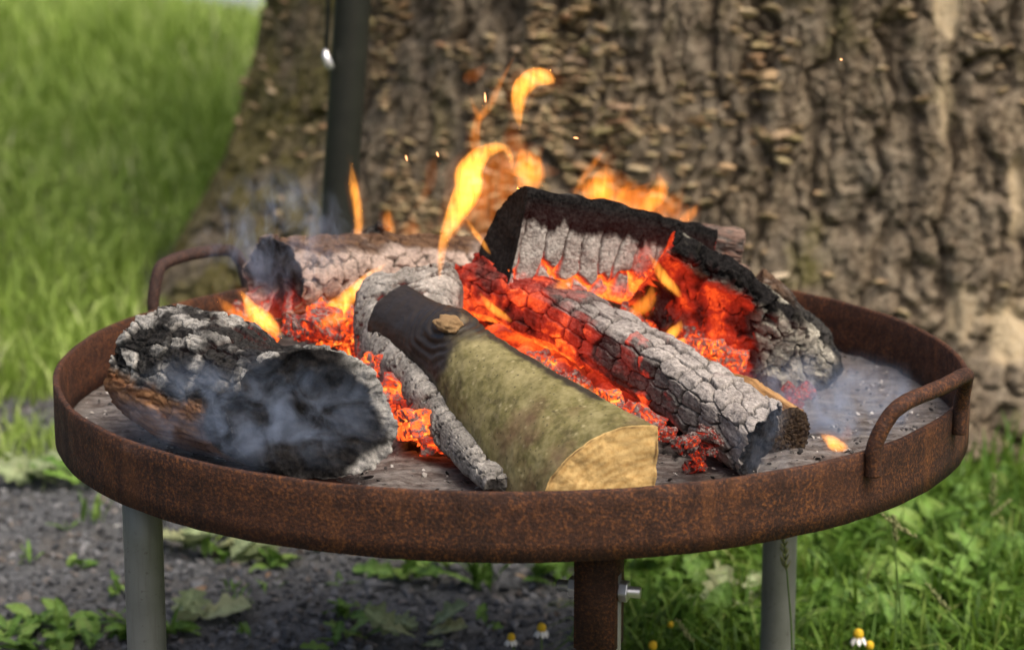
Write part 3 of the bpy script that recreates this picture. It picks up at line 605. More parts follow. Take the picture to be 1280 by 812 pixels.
# ---------- F: brown half-burnt stick behind it
def fnF(c):
    P, loc, t, N = c['P'], c['loc'], c['t'], c['N']; e2, _, i2 = cracks(loc, 0.06, 0.005, 56, 0.4); c2 = ss(0, 0.3, e2)
    d = -0.0018 * (1 - c2) + 0.004 * fbm(P * 22, 57, 3); upm = ss(0.25, 0.6, N[:, 2]); wd = upm * ss(0.12, 0.38, t + 0.15 * fbm(P * 25, 58, 3)) * ss(0.5, 0.1, np.abs(loc[:, 1] / 0.026 + 0.15 + 0.3 * fbm(P * 30, 59, 2)) - 0.45)
    return dict(disp=d, ash=0.05 + 0.3 * (1 - wd) * ss(0.2, 0.6, fbm(P * 30, 60, 3)), wood=np.where(c['cap'] != 0, 0.12, wd), heat=0.25 * gauss(P, U(905, 570, -0.19), (0.03, 0.03, 0.03)), grain=np.clip(0.5 + 0.6 * fbm(loc * np.array([14, 200, 200]), 61, 3), 0, 1))
make_log('brown_stick', [U(835, 452, 0.045), U(915, 494, -0.045), U(985, 537, -0.135)], [0.026, 0.028, 0.030], [(-1, -0.8), (1, -0.9), (0.9, 0.6), (-0.5, 0.85)], fnF, nt=180, na=180, rnd=2, mat=m_char('half_burnt_wood', wood_lo=(0.13, 0.065, 0.026), wood_hi=(0.46, 0.27, 0.12)), split=(1,), cap_name='burnt_end',
         label='half-burnt brown wooden stick lying against the front end of the glowing stick', cat='log')

# ---------- G: wedge on top of the heap
GL = U(648, 300, 0.035); GR_ = U(885, 345, 0.15)
def fnG(c):
    P, loc, t, N = c['P'], c['loc'], c['t'], c['N']
    x = loc.copy(); e, tl, i = cells(c, 0.0225, 3, 65, 0.16, 0.5, 0.8); cr = ss(0.0, 0.13, e); e2, _, i2 = cells(c, 0.008, 60, 66, 0.7); c2 = ss(0, 0.12, e2)
    frontm = ss(0.3, 0.7, -N[:, 1]); v = (P[:, 2] - np.interp(t, [0, 1], [GL[2], GR_[2]])) / 0.055
    edge_up = 0.30 + 0.16 * fbm(P * np.array([70, 70, 12]), 67, 3)
    ashm = frontm * ss(edge_up + 0.08, edge_up - 0.08, v); low = ss(-0.15, -0.85, v + 0.25 * fbm(P * 35, 68, 3) + (i - 0.5) * 0.5 + 0.55 - 1.05 * ss(0.25, 0.75, t))
    d = -0.010 * (1 - cr) * frontm * ss(0.55, 0.2, v) + 0.003 * (i - 0.5) * frontm - 0.0012 * (1 - c2) + 0.0035 * fbm(P * 28, 69, 3)
    heat = frontm * (low * (0.32 + 0.25 * i2 + 0.4 * (1 - c2)) + (1 - cr) * ss(0.1, -0.45, v) * 0.8) + 0.6 * ss(0.2, -0.7, N[:, 2])
    ash = ashm * cr * (0.82 + 0.18 * i2) * (1 - 0.85 * low) + 0.35 * ss(0.9, 1.1, v) * ss(0.0, 0.3, fbm(P * 50, 70, 2))
    d = np.where(c['cap'] < 0, 0.003 * fbm(P * 30, 71, 4) - 0.006 * (1 - c['k']), d); ash = np.where(c['cap'] < 0, 0.03, ash); heat = np.where(c['cap'] < 0, 0.45 * ss(-0.7, -1.1, v), heat)
    return dict(disp=d, ash=np.clip(ash, 0, 1), wood=0 * d, heat=np.clip(heat, 0, 1), grain=i2)
# r = axis x up points to the camera: front face at x=0, ridge at the top, rounded back
profG = [(0.0, -1.0), (0.02, 0.0), (0.0, 1.02), (-0.35, 0.95), (-1.05, 0.30), (-1.25, -0.3), (-1.0, -0.85)]
make_log('wedge_log', [GL, (GL + GR_) / 2 + np.array([0, 0, 0.004]), GR_], [0.054, 0.053, 0.050], profG, fnG, nt=280, na=280, nc=30, rnd=3, mat=MC, split=(0,), cap_name='burnt_end', label='wedge-shaped black log with grey cracked ash face on top of the fire', cat='log')

# ---------- H: burnt-out log leaning at the right, glowing inside
def fnH(c):
    P, loc, t, N = c['P'], c['loc'], c['t'], c['N']; cap = c['cap']
    e, tl, i = cells(c, 0.022, 9, 75, 0.5, 0.85); cr = ss(0.0, 0.10, e); e2, _, i2 = cells(c, 0.012, 40, 76, 0.7); c2 = ss(0, 0.12, e2)
    s = loc[:, 1] / 0.05; v = loc[:, 2] / 0.05; frontm = ss(0.05, 0.35, s + 0.2 * fbm(P * 25, 77, 3))
    d = -0.009 * (1 - cr) * frontm + 0.008 * (i - 0.5) * frontm + 0.016 * tl * frontm - 0.002 * (1 - c2) + 0.007 * fbm(P * 20, 78, 4)
    d = d - 0.020 * frontm * ss(0.8, 0.3, np.abs(v)) * ss(0.62, 0.40, t) * ss(0.0, 0.08, t)
    hz = frontm * ss(0.66, 0.5, t + 0.10 * fbm(P * 22, 79, 3)) * ss(0.85, 0.45, v + 0.25 * fbm(P * 30, 80, 3)); hz = np.maximum(hz, 0.8 * frontm * ss(-0.25, -0.7, v) * ss(0.85, 0.65, t))
    heat = hz * (0.28 + 0.28 * i + 0.10 * i2 + 0.14 * fbm(P * 30, 91, 2)) * (0.35 + 0.65 * cr) * (0.42 + 0.68 * ss(-0.2, 0.25, fbm(P * 22, 94, 3))) + 0.35 * hz * (1 - cr) * ss(0.35, 0.7, i2)
    ash = frontm * cr * (1 - hz) * (0.55 + 0.45 * i2) * ss(0.98, 0.88, t); topb = (1 - frontm) * ss(0.2, 0.5, fbm(loc * np.array([30, 60, 60]), 81, 3) + 0.15 * ss(0.5, 0.9, v)) * ss(0.75, 0.55, t) * ss(0, 0.1, t)
    blk = ss(0.62, 0.85, v + 0.22 * fbm(P * 28, 92, 3)) * ss(0.80, 0.60, t); ash = ash * (1 - blk); ash = np.maximum(ash, 0.85 * topb * ss(0.55, 0.95, v))
    wd = 0 * d
    return dict(disp=np.where(cap != 0, 0.004 * fbm(P * 40, 82, 3) - 0.012 * (1 - c['k']), d), ash=np.clip(np.where(cap > 0, 0.03, ash), 0, 1), wood=wd, heat=np.clip(np.where(cap < 0, 0.55, heat), 0, 1), grain=i2)
profH = [(0.45, -0.8), (0.62, -0.1), (0.72, 0.72), (0.3, 1.0), (-0.4, 0.92), (-0.9, 0.3), (-0.85, -0.5), (-0.2, -0.95)]
make_log('hollow_log', [U(812, 336, 0.10), U(890, 388, 0.095), U(965, 440, 0.10), U(1030, 478, 0.12)], [0.052, 0.056, 0.050, 0.028], profH, fnH, nt=300, na=300, nc=20, rnd=3, mat=MC_warm, label='burnt-out log with a glowing red hollow leaning at the right of the heap', cat='log')
# black bark slab along its back
def fnK(c):
    P, loc, t = c['P'], c['loc'], c['t']; e, f1, i = cracks(loc, 0.012, 0.010, 85, 0.5); cr = ss(0.0, 0.2, e)
    return dict(disp=-0.002 * (1 - cr) + 0.006 * fbm(P * 30, 86, 4), ash=0.10 * cr + 0.25 * ss(0.5, 0.2, t) * ss(0.1, 0.5, fbm(P * 60, 87, 2)), heat=0 * t, wood=0.25 * ss(0.4, 0.0, t), grain=i)
make_log('bark_slab', [U(935, 362, 0.16), U(985, 400, 0.155), U(1025, 440, 0.14), U(1052, 468, 0.125)], [0.030, 0.030, 0.022, 0.009], [(-0.5, -0.9), (0.55, -0.75), (0.65, 0.7), (0.2, 1.0), (-0.5, 0.7)], fnK, nt=140, na=160, rnd=2, mat=MC_black, label='blackened slab of charred bark behind the hollow log reaching the plate', cat='bark')
# ---------- brown stick behind
def fnI(c):
    P, loc, t = c['P'], c['loc'], c['t']; e, f1, i = cracks(loc, 0.05, 0.007, 95, 0.5); cr = ss(0.0, 0.25, e)
    return dict(disp=-0.0022 * (1 - cr) + 0.004 * fbm(P * 30, 96, 3), ash=0.25 + 0 * t, wood=0.85 * cr, heat=0 * t, grain=np.clip(0.5 + 0.5 * fbm(loc * np.array([20, 160, 160]), 97, 3), 0, 1))
MI2 = m_char('greyed_wood', wood_lo=(0.085, 0.05, 0.038), wood_hi=(0.26, 0.17, 0.13))
make_log('grey_brown_stick', [U(790, 300, 0.235), U(860, 303, 0.225), U(928, 312, 0.22)], [0.021, 0.022, 0.021], sq, fnI, nt=120, na=120, rnd=2, mat=MI2, label='short grey-brown stick poking out behind the top wedge log', cat='log')
make_log('wood_chunk', [U(896, 338, 0.20), U(933, 345, 0.19)], [0.013, 0.012], sq, fnI, nt=80, na=60, nc=10, rnd=2, mat=MI2, label='small brown wood chunk wedged behind the hollow log', cat='wood chunk')
make_log('dark_stub', [U(448, 302, 0.30), U(470, 292, 0.30), U(480, 280, 0.30)], [0.013, 0.012, 0.009], disc(14), fnK, nt=80, na=50, nc=8, mat=MC_black, label='small black charred stub on top of the back left log', cat='wood chunk')

# ================================================================== EMBERS, ASH
def m_ember(name, strength=1.5, lo=0.35, film=0.5, hi=0.8):
    t = NT(name); co = t.coord('Object'); oi = t.n('ObjectInfo'); mp = t.n('Mapping'); t.put(mp.inputs['Vector'], co); t.t.links.new(oi.outputs['Location'], mp.inputs['Location']); v = mp.outputs[0]
    n1 = t.noise(v, 1.1, 5, 0.6, 0.4); n2 = t.noise(v, 2.6, 6, 0.65); rnd = oi.outputs['Random']
    h = t.math('ADD', t.math('MULTIPLY', n1, 0.75), t.math('MULTIPLY', rnd, 0.42)); h = t.ramp(h, [(0.30, lo), (0.55, lo * 0.5 + hi * 0.5), (0.80, hi)]); h = t.math('ADD', h, t.math('MULTIPLY', t.attr('crk'), 0.40), True)
    fm = t.ramp(n2, [(0.47, 0.0), (0.60, film)]); h = t.math('MULTIPLY', h, t.math('SUBTRACT', 1.0, fm)); em = t.ramp(h, HEAT)
    t.pbsdf(t.mix(fm, (0.03, 0.012, 0.010), (0.34, 0.27, 0.24)), 0.9, t.bump(n2, 0.6, 0.1), emis=em, estr=strength); return t.m
ME1 = m_ember('glowing_ember', 1.15, 0.12, 0.88, 0.74); ME2 = m_ember('fading_ember', 0.9, 0.0, 0.9, 0.36)
def chunk_mesh(name, seed, sub=5, sh=(1.0, 0.62, 0.5)):
    b = bmesh.new(); bmesh.ops.create_cube(b, size=2); bmesh.ops.subdivide_edges(b, edges=b.edges[:], cuts=sub, use_grid_fill=True)
    P = np.array([v.co[:] for v in b.verts]); P = P * np.array(sh); rr_ = np.random.default_rng(seed)
    for _ in range(4):                                        # chip corners off with random planes
        n = rr_.normal(size=3); n /= np.linalg.norm(n); d = (P @ n); m = d.max() * rr_.uniform(0.62, 0.85); P = P - np.maximum(d - m, 0)[:, None] * n
    f1, f2, i = worley(P * 1.4, seed); P = P + P / np.linalg.norm(P, axis=1)[:, None] * (0.22 * fbm(P * 1.1, seed, 3) - 0.16 * (1 - ss(0, 0.12, f2 - f1)))[:, None]
    for v, q in zip(b.verts, P): v.co = Vector(q)
    me = bm_mesh(name, b, True); a = me.attributes.new('crk', 'FLOAT', 'POINT'); a.data.foreach_set('value', (1 - ss(0, 0.16, f2 - f1)).astype(np.float32)); return me
EM = []
for k in range(6):
    for mt in (ME1, ME2):
        me = chunk_mesh('ember', 100 + k, 11, [(1, 0.6, 0.5), (1, 0.8, 0.6), (1.2, 0.5, 0.45), (0.9, 0.75, 0.7), (1.1, 0.7, 0.4), (1, 0.5, 0.6)][k]); me.materials.append(mt); EM.append(me)
def embers(n, box, size, label, group, hot=True, seed=0, yaw=None, tilt=0.35):
    r = np.random.default_rng(seed)
    for k in range(n):
        px, py, y = (r.uniform(*box[0]), r.uniform(*box[1]), r.uniform(*box[2])); P = U(px, py, y)
        if len(box) > 3: P = U(*(box[3](r)))
        s = r.uniform(*size); P[2] = max(P[2], ZP + s * 0.35)
        o = bpy.data.objects.new('ember', EM[r.integers(6) * 2 + (0 if hot else 1)]); COL.objects.link(o); o.location = P; o.scale = (s, s, s)
        o.rotation_euler = (r.normal() * tilt, r.normal() * tilt, r.uniform(0, 6.28) if yaw is None else yaw + r.normal() * 0.3); setp(o, label, 'ember', group)
embers(20, ((455, 545), (432, 572), (-0.20, -0.02), lambda r: (lambda a, v: (452 + 52 * v + a * (52 + 30 * v * 0.4), 415 + v * 150, 0.02 - 0.20 * v + r.uniform(-0.02, 0.02)))(r.uniform(0, 1.0), r.uniform(0, 1))), (0.018, 0.030), 'glowing orange ember in the pile between the black log and the ashen log', 'embers left of the ashen log', True, 1)
embers(12, ((690, 835), (430, 530), (-0.12, -0.02), lambda r: (lambda a: (650 + 185 * a, 440 + 98 * a + r.uniform(-4, 14), 0.0 - 0.15 * a + r.uniform(-0.015, 0.015)))(r.uniform(0, 1))), (0.011, 0.017), 'glowing ember in the gap between the green-barked log and the glowing stick', 'embers under the glowing stick', True, 2)
embers(20, ((640, 880), (350, 450), (0.0, 0.1), lambda r: (lambda a, b: (655 + 215 * a, 362 + 62 * a + b * 40, 0.085 - 0.05 * b + r.uniform(-0.01, 0.02)))(r.uniform(0, 1), r.uniform(0, 1))), (0.014, 0.023), 'glowing ember in the heap under the wedge log and the hollow log', 'embers under the wedge log', True, 3)
embers(9, ((850, 930), (425, 470), (0.0, 0.06)), (0.010, 0.016), 'bright ember on the plate beneath the hollow log', 'embers beneath the hollow log', True, 4)
embers(12, ((300, 440), (395, 425), (0.0, 0.12)), (0.014, 0.022), 'ember at the foot of the low flames behind the black log', 'embers behind the black log', True, 5)
embers(12, ((300, 620), (385, 410), (0.16, 0.32)), (0.016, 0.026), 'dull ember propping up the pinkish back log', 'embers under the back log', False, 6)
embers(10, ((830, 900), (540, 585), (-0.26, -0.18)), (0.006, 0.013), 'fading ember lying in the ash beside the front of the glowing stick', 'fading embers at the front', False, 7)
embers(9, ((975, 1015), (485, 520), (0.0, 0.06)), (0.005, 0.010), 'fading ember on the plate below the end of the hollow log', 'fading embers at the right', False, 8)

# ember bed: low mound of ash and coals under the logs
n = 150; xs_ = np.linspace(-0.34, 0.34, n); ys_ = np.linspace(-0.34, 0.36, n); X, Y = np.meshgrid(xs_, ys_); X = X.ravel(); Y = Y.ravel()
Q = np.stack([X, Y, 0 * X], 1); env = np.exp(-((X - 0.02) / 0.20) ** 2 - ((Y - 0.06) / 0.19) ** 2); f1, f2, i = worley(Q * 45, 201); c1 = ss(0, 0.2, f2 - f1)
Z = ZP - 0.004 + 0.055 * ss(0.15, 0.95, env) + (0.010 * (i - 0.3) + 0.006 * c1) * ss(0.05, 0.4, env) + 0.006 * fbm(Q * 30, 202, 3)
heat = ss(0.35, 0.8, env + 0.25 * fbm(Q * 12, 203, 2)) * (0.25 + 0.5 * i) ; ash = 0.6 * c1 * ss(0, 0.5, fbm(Q * 25, 204, 3) + 0.3)
o = link('ember_bed', np_mesh('ember_bed', np.stack([X, Y, Z], 1), (lambda f: f[(np.hypot(X, Y)[f] < 0.425).all(1)])(grid_faces(n, n, False)), dict(heat=heat, ash=ash, wood=0 * X, grain=0 * X)), MC_core); setp(o, 'low bed of ash and coals covering the plate under the logs', 'embers', kind='stuff')

# ash flakes and crumbs on the plate
def scatter(name, n, posf, size, seed, mat, flat=0.45, attrs=True, sub=False):
    r = np.random.default_rng(seed); ico = np.array([(0, 0, 1), (0.894, 0, 0.447), (0.276, 0.851, 0.447), (-0.724, 0.526, 0.447), (-0.724, -0.526, 0.447), (0.276, -0.851, 0.447), (0.724, 0.526, -0.447), (-0.276, 0.851, -0.447), (-0.894, 0, -0.447), (-0.276, -0.851, -0.447), (0.724, -0.526, -0.447), (0, 0, -1)])
    fc = np.array([(0, 1, 2), (0, 2, 3), (0, 3, 4), (0, 4, 5), (0, 5, 1), (1, 6, 2), (2, 7, 3), (3, 8, 4), (4, 9, 5), (5, 10, 1), (2, 6, 7), (3, 7, 8), (4, 8, 9), (5, 9, 10), (1, 10, 6), (6, 11, 7), (7, 11, 8), (8, 11, 9), (9, 11, 10), (10, 11, 6)])
    P = posf(r, n); n = len(P); s = np.exp(r.uniform(math.log(size[0]), math.log(size[1]), n)); V = ico[None] * (1 + 0.28 * r.normal(size=(n, 12, 1))) * np.stack([np.ones(n), r.uniform(0.5, 1, n), flat * r.uniform(0.6, 1.3, n)], 1)[:, None, :]
    a = r.uniform(0, 6.28, n); c, q = np.cos(a), np.sin(a); tl = r.normal(size=(n, 2)) * 0.35
    V[:, :, 2] += V[:, :, 0] * tl[:, :1] + V[:, :, 1] * tl[:, 1:]
    x = V[:, :, 0] * c[:, None] - V[:, :, 1] * q[:, None]; y = V[:, :, 0] * q[:, None] + V[:, :, 1] * c[:, None]; V = np.stack([x, y, V[:, :, 2]], 2) * s[:, None, None] + P[:, None, :]
    F = (fc[None] + (np.arange(n) * 12)[:, None, None]).reshape(-1, 3)
    return link(name, np_mesh(name, V.reshape(-1, 3), F, dict(tint=np.repeat(r.uniform(0, 1, n), 12)), smooth=False), mat)
def on_plate(r, n):
    a = r.uniform(0, 6.28, n); q = 0.435 * np.sqrt(r.uniform(0, 1, n)); return np.stack([q * np.cos(a), q * np.sin(a), np.full(n, ZP + 0.002)], 1)
t = NT('ash_crumb'); tn = t.attr('tint'); t.pbsdf(t.ramp(tn, [(0, (0.012, 0.011, 0.011)), (0.45, (0.05, 0.045, 0.042)), (0.7, (0.2, 0.18, 0.16)), (1, (0.55, 0.52, 0.48))]), 0.95)
o = scatter('ash_crumbs', 3000, on_plate, (0.0007, 0.0030), 5, t.m); setp(o, 'ash crumbs and charcoal bits scattered over the plate', 'ash', kind='stuff')

# ================================================================== FLAMES
def m_flame(name, col, strength):
    t = NT(name); e = t.n('Emission'); e.inputs['Color'].default_value = (*col, 1); co = t.coord('Object', (1, 1, 0.22)); n = t.noise(co, 150, 2, 0.5, 0.8)
    t.put(e.inputs['Strength'], t.math('MULTIPLY', t.ramp(n, [(0.34, 0.5), (0.62, 1.35)]), strength)); t.t.links.new(e.outputs[0], t.out.inputs['Volume']); t.m.cycles.volume_step_rate = 0.12; return t.m
FB = m_flame('flame_bright', (1.0, 0.35, 0.042), 210); FMid = m_flame('flame_orange', (1.0, 0.28, 0.028), 85); FD = m_flame('flame_faint', (1.0, 0.24, 0.025), 15)
FS = m_flame('flame_sheath', (1.0, 0.22, 0.02), 8)
def flame(pts, w, y, mat, label, thick=0.40, seed=0):
    """pts photo pixels from foot to tip, w full widths in pixels along them, y depth"""
    n, m = 40, 20; k = mpp(y); P = np.array([U(a, b, y) for a, b in pts]); C = catmull(P, n); wd = np.maximum(catmull(np.c_[w, w, w], n)[:, 0], 0.8) * k * 0.45
    wd[0] *= 0.3; wd[1] *= 0.7
    u = np.linspace(0, 1, n); C = C + np.stack([0.10 * wd * np.sin(u * 9 + seed * 2.1), 0.15 * wd * np.sin(u * 5 + seed), 0 * u], 1)
    T = np.gradient(C, axis=0); T /= np.linalg.norm(T, axis=1)[:, None]; B = np.cross(T, np.array([0, 1.0, 0])); B /= np.linalg.norm(B, axis=1)[:, None]; D = np.cross(B, T)
    a = np.linspace(0, 2 * np.pi, m, endpoint=False); cx = np.cos(a); cyv = np.sign(np.sin(a)) * np.abs(np.sin(a)) ** 2.0
    ds = np.linalg.norm(np.gradient(C, axis=0), axis=1); K = np.gradient(T, axis=0) / ds[:, None]; kb_ = (K * B).sum(1); kb_ = np.convolve(np.pad(kb_, 2, 'edge'), np.ones(5) / 5, 'valid'); lim = 0.75 / np.maximum(np.abs(kb_), 1e-6)
    wl = np.where(kb_ > 0, np.minimum(wd, lim), wd); wr = np.where(kb_ < 0, np.minimum(wd, lim), wd); wside = np.where(cx[None] > 0, wl[:, None], wr[:, None])
    wob = 1 + 0.16 * np.stack([fbm(np.stack([u * 6 + seed * 3.3, np.full(n, float(np.cos(q)) * 0.7), np.full(n, seed * 1.7)], 1), 300 + seed, 2) for q in a], 1)
    tk = thick * (0.35 + 0.65 * np.sin(np.pi * np.clip(u * 0.85 + 0.12, 0, 1)))
    V = C[:, None] + B[:, None] * (cx[None] * wob * wside)[..., None] + D[:, None] * (cyv[None] * (wd * tk)[:, None])[..., None]
    V = V.reshape(-1, 3); F = [grid_faces(n, m)[:, ::-1], np.arange(m)[None], (np.arange(m) + (n - 1) * m)[None, ::-1]]; org = V[:m].mean(0)
    o = link('flame', np_mesh('flame', V - org, F), mat); o.location = org; setp(o, label, 'flame', 'flames of the fire')
    if mat is not FD:
        u1 = np.linspace(0, 1, n)[:, None]; V3 = C[:, None] + B[:, None] * (cx[None] * wob * np.minimum(wside * 1.75, lim[:, None]))[..., None] + D[:, None] * (cyv[None] * (wd * tk * 1.3)[:, None])[..., None]
        V3 = V3.reshape(-1, 3); ext = (T[-1] * wd.max() * 1.2); V3 = V3 + np.repeat(u1 ** 3, m, 0) * ext; link('flame_sheath', np_mesh('flame_sheath', V3 - org, F), FS, o)
    return o
fl = [
 ([(352, 420), (334, 404), (318, 390), (308, 374), (300, 362)], [8, 27, 24, 12, 2], -0.075, FB, 'bright low flame licking up behind the black log'),
 ([(332, 415), (302, 398), (284, 384), (271, 369)], [8, 20, 16, 2], -0.07, FMid, 'leftmost low flame tongue behind the black log'),
 ([(345, 412), (318, 388), (306, 372), (296, 362)], [6, 16, 10, 2], -0.06, FMid, 'thin low flame tongue beside the bright one behind the black log'),
 ([(378, 412), (402, 400), (432, 376), (462, 345), (482, 330)], [6, 26, 26, 14, 3], 0.09, FB, 'slanting flame between the pinkish log and the ashen log'),
 ([(392, 410), (420, 398), (440, 402)], [6, 20, 3], -0.01, FMid, 'small flame at the foot of the slanting one'),
 ([(443, 312), (448, 280), (444, 240), (438, 203)], [8, 13, 15, 3], 0.25, FB, 'slim upright flame in front of the iron pole'),
 ([(486, 306), (487, 288), (485, 272), (484, 260)], [8, 17, 15, 4], 0.29, FMid, 'small rounded flame right of the slim upright flame'),
 ([(505, 308), (512, 292), (516, 280), (522, 273)], [14, 30, 26, 6], 0.31, FD, 'faint broad flame above the back log'),
 ([(520, 262), (535, 235), (540, 210), (545, 195)], [8, 16, 20, 6], 0.35, FD, 'faint dull flame left of the tallest flames'),
 ([(549, 348), (553, 305), (566, 272), (583, 240), (589, 212), (606, 190), (628, 184), (638, 196), (640, 212)], [8, 15, 26, 38, 36, 24, 13, 9, 4], 0.02, FB, 'large curling yellow flame at the left end of the wedge log'),
 ([(560, 300), (578, 262), (590, 232), (600, 196)], [10, 26, 24, 6], 0.05, FMid, 'orange flame behind the large curling flame'),
 ([(614, 318), (602, 302), (592, 288), (582, 272)], [4, 9, 8, 3], -0.01, FB, 'thin flame across the black end of the wedge log'),
 ([(648, 236), (658, 226), (662, 208), (652, 192), (648, 186)], [18, 42, 42, 20, 4], 0.16, FMid, 'rounded orange flame above the ridge of the wedge log'),
 ([(650, 162), (648, 138), (653, 112), (668, 96), (686, 99), (694, 103)], [3, 18, 27, 28, 20, 6], 0.13, FB, 'detached flame bending right, highest above the fire'),
 ([(598, 196), (594, 172), (598, 150), (612, 132), (622, 112), (632, 92), (643, 70)], [16, 16, 13, 12, 10, 6, 2], 0.12, FMid, 'thin tall wavering flame left of the detached flame'),
 ([(600, 150), (594, 136), (588, 122)], [10, 8, 3], 0.125, FMid, 'short fork of the thin tall flame'),
 ([(584, 106), (588, 98), (598, 90), (612, 80)], [10, 22, 18, 4], 0.15, FD, 'faint torn-off flame shred high at the left'),
 ([(760, 285), (765, 262), (772, 240), (770, 212)], [60, 110, 100, 16], 0.25, FD, 'faint sheet of flame behind the left part of the wedge ridge'),
 ([(835, 292), (830, 275), (835, 258), (845, 240)], [40, 80, 70, 12], 0.26, FD, 'faint sheet of flame behind the right part of the wedge ridge'),
 ([(600, 300), (606, 260), (622, 225), (640, 190), (640, 150)], [40, 70, 76, 50, 10], 0.15, FD, 'faint sheet of flame behind the black end of the wedge log'),
 ([(716, 250), (728, 225), (742, 205), (756, 187)], [6, 11, 10, 3], 0.20, FMid, 'slender flame at the left of the flames behind the wedge log'),
 ([(742, 262), (748, 240), (756, 220), (757, 204)], [30, 44, 30, 5], 0.22, FMid, 'broad orange flame behind the ridge of the wedge log'),
 ([(792, 276), (786, 258), (792, 240), (800, 226)], [40, 66, 50, 8], 0.23, FD, 'wide faint flame behind the wedge log'),
 ([(800, 272), (812, 255), (826, 238), (822, 216)], [12, 24, 26, 5], 0.21, FMid, 'pointed flame behind the right part of the wedge log'),
 ([(838, 285), (836, 268), (848, 248), (852, 232)], [16, 30, 20, 4], 0.24, FD, 'faint flame at the right of those behind the wedge log'),
 ([(858, 284), (858, 274), (866, 264), (872, 256)], [8, 17, 14, 3], 0.20, FMid, 'small flame at the right end of the wedge log'),
 ([(770, 258), (776, 244), (786, 230)], [8, 12, 3], 0.20, FMid, 'narrow flame between the broad flames behind the wedge log'),
 ([(852, 372), (838, 356), (824, 338), (812, 318)], [6, 15, 14, 3], 0.025, FB, 'flame inside the hollow of the leaning log'),
 ([(828, 434), (838, 420), (848, 408), (852, 400)], [8, 18, 12, 3], -0.02, FB, 'short flame between the glowing stick and the hollow log'),
 ([(908, 336), (905, 326), (908, 316)], [6, 13, 3], 0.19, FMid, 'tiny flame beside the small wood chunk'),
 ([(640, 402), (625, 392), (610, 380), (600, 366)], [4, 12, 11, 3], -0.035, FB, 'flame rising between the green-barked log and the glowing stick'),
 ([(1060, 560), (1046, 556), (1034, 548), (1026, 542)], [10, 20, 14, 2], -0.155, FB, 'lone bright flame flickering on the plate at the right'),
 ([(1052, 556), (1056, 546), (1060, 536), (1058, 526)], [12, 18, 12, 3], -0.15, FD, 'faint tip of the lone flame on the plate'),
 ([(700, 470), (730, 488), (760, 505), (790, 520)], [6, 16, 14, 3], -0.09, FMid, 'low flame running along under the glowing stick'),
 ([(780, 398), (800, 385), (812, 372), (816, 356)], [8, 22, 18, 4], 0.03, FMid, 'low flame at the mouth of the hollow log'),
 ([(690, 372), (700, 360), (712, 352), (716, 340)], [8, 20, 14, 3], 0.012, FMid, 'low flame at the foot of the cracked ash face'),
]
for k, f in enumerate(fl): flame(*f, seed=k)
t = NT('spark'); e = t.n('Emission'); e.inputs['Color'].default_value = (1, 0.42, 0.16, 1); e.inputs['Strength'].default_value = 3.0; t.t.links.new(e.outputs[0], t.out.inputs['Surface'])
for (a, b, c, d), lb in zip([(606, 116, 607, 128), (507, 194, 509, 201), (717, 172, 723, 173), (546, 190, 548, 196), (1050, 74, 1053, 75)], ['tiny spark drifting left of the thin tall flame', 'tiny spark above the small rounded flame', 'tiny flat spark drifting right of the detached flame', 'tiny spark left of the large curling flame', 'tiny pale spark high in front of the tree trunk']):
    A, B_ = U(a, b, 0.1), U(c, d, 0.1); V, F = tube([A, (A + B_) / 2, B_], [0.0003, 0.0009, 0.0003], 6, 5); o = link('spark', np_mesh('spark', V - A, F), t.m); o.location = A; setp(o, lb, 'spark', 'flying sparks')

# ================================================================== SMOKE
def smoke(px, py, y, rx, ry, rz, dens, label, seed, scale=9.0, stretch=(1, 1, 0.6), thr=(0.50, 0.72), col=(0.62, 0.76, 1.0), rot=0.0):
    bm = bmesh.new(); bmesh.ops.create_icosphere(bm, subdivisions=3, radius=1); o = link('smoke', bm_mesh('smoke', bm)); c = U(px, py, y); o.location = c; o.scale = (rx, ry, rz); o.rotation_euler = (0, rot, 0)
    t = NT('smoke'); co = t.coord('Object'); mp = t.n('Mapping'); t.put(mp.inputs['Vector'], co); mp.inputs['Scale'].default_value = (rx * stretch[0] * scale, ry * stretch[1] * scale, rz * stretch[2] * scale); mp.inputs['Location'].default_value = (seed * 3.7, seed * 1.9, seed * 5.1)
    nz = t.noise(mp.outputs[0], 1.0, 6, 0.6, 0.9); ln = t.n('VectorMath', operation='LENGTH'); t.put(ln.inputs[0], co)
    fall = t.ramp(ln.outputs['Value'], [(0.35, 1.0), (1.0, 0.0)], 'EASE'); d = t.math('MULTIPLY', t.ramp(nz, [(thr[0], 0.0), (thr[1], 1.0)]), fall); d = t.math('MULTIPLY', d, dens)
    v = t.n('VolumePrincipled'); v.inputs['Color'].default_value = (*col, 1); t.put(v.inputs['Density'], d); v.inputs['Anisotropy'].default_value = 0.2; t.t.links.new(v.outputs[0], t.out.inputs['Volume'])
    t.m.cycles.volume_step_rate = 0.35
    o.data.materials.append(t.m); setp(o, label, 'smoke', kind='stuff'); return o
smoke(320, 515, -0.30, 0.16, 0.05, 0.062, 22, 'bluish smoke curling in front of the black log', 1, 34, (0.9, 0.9, 1.0), (0.49, 0.76))
smoke(345, 300, 0.10, 0.10, 0.05, 0.085, 30, 'thin grey smoke drifting over the back left handle', 2, 40, (1, 1, 0.5), (0.52, 0.74))
smoke(1030, 520, -0.02, 0.14, 0.13, 0.07, 30, 'pale smoke rising from the plate at the right', 3, 26, (1, 1, 0.6))
smoke(960, 550, -0.24, 0.045, 0.04, 0.05, 14, 'small wisp of smoke at the end of the brown stick', 4, 40, (1, 1, 0.6))

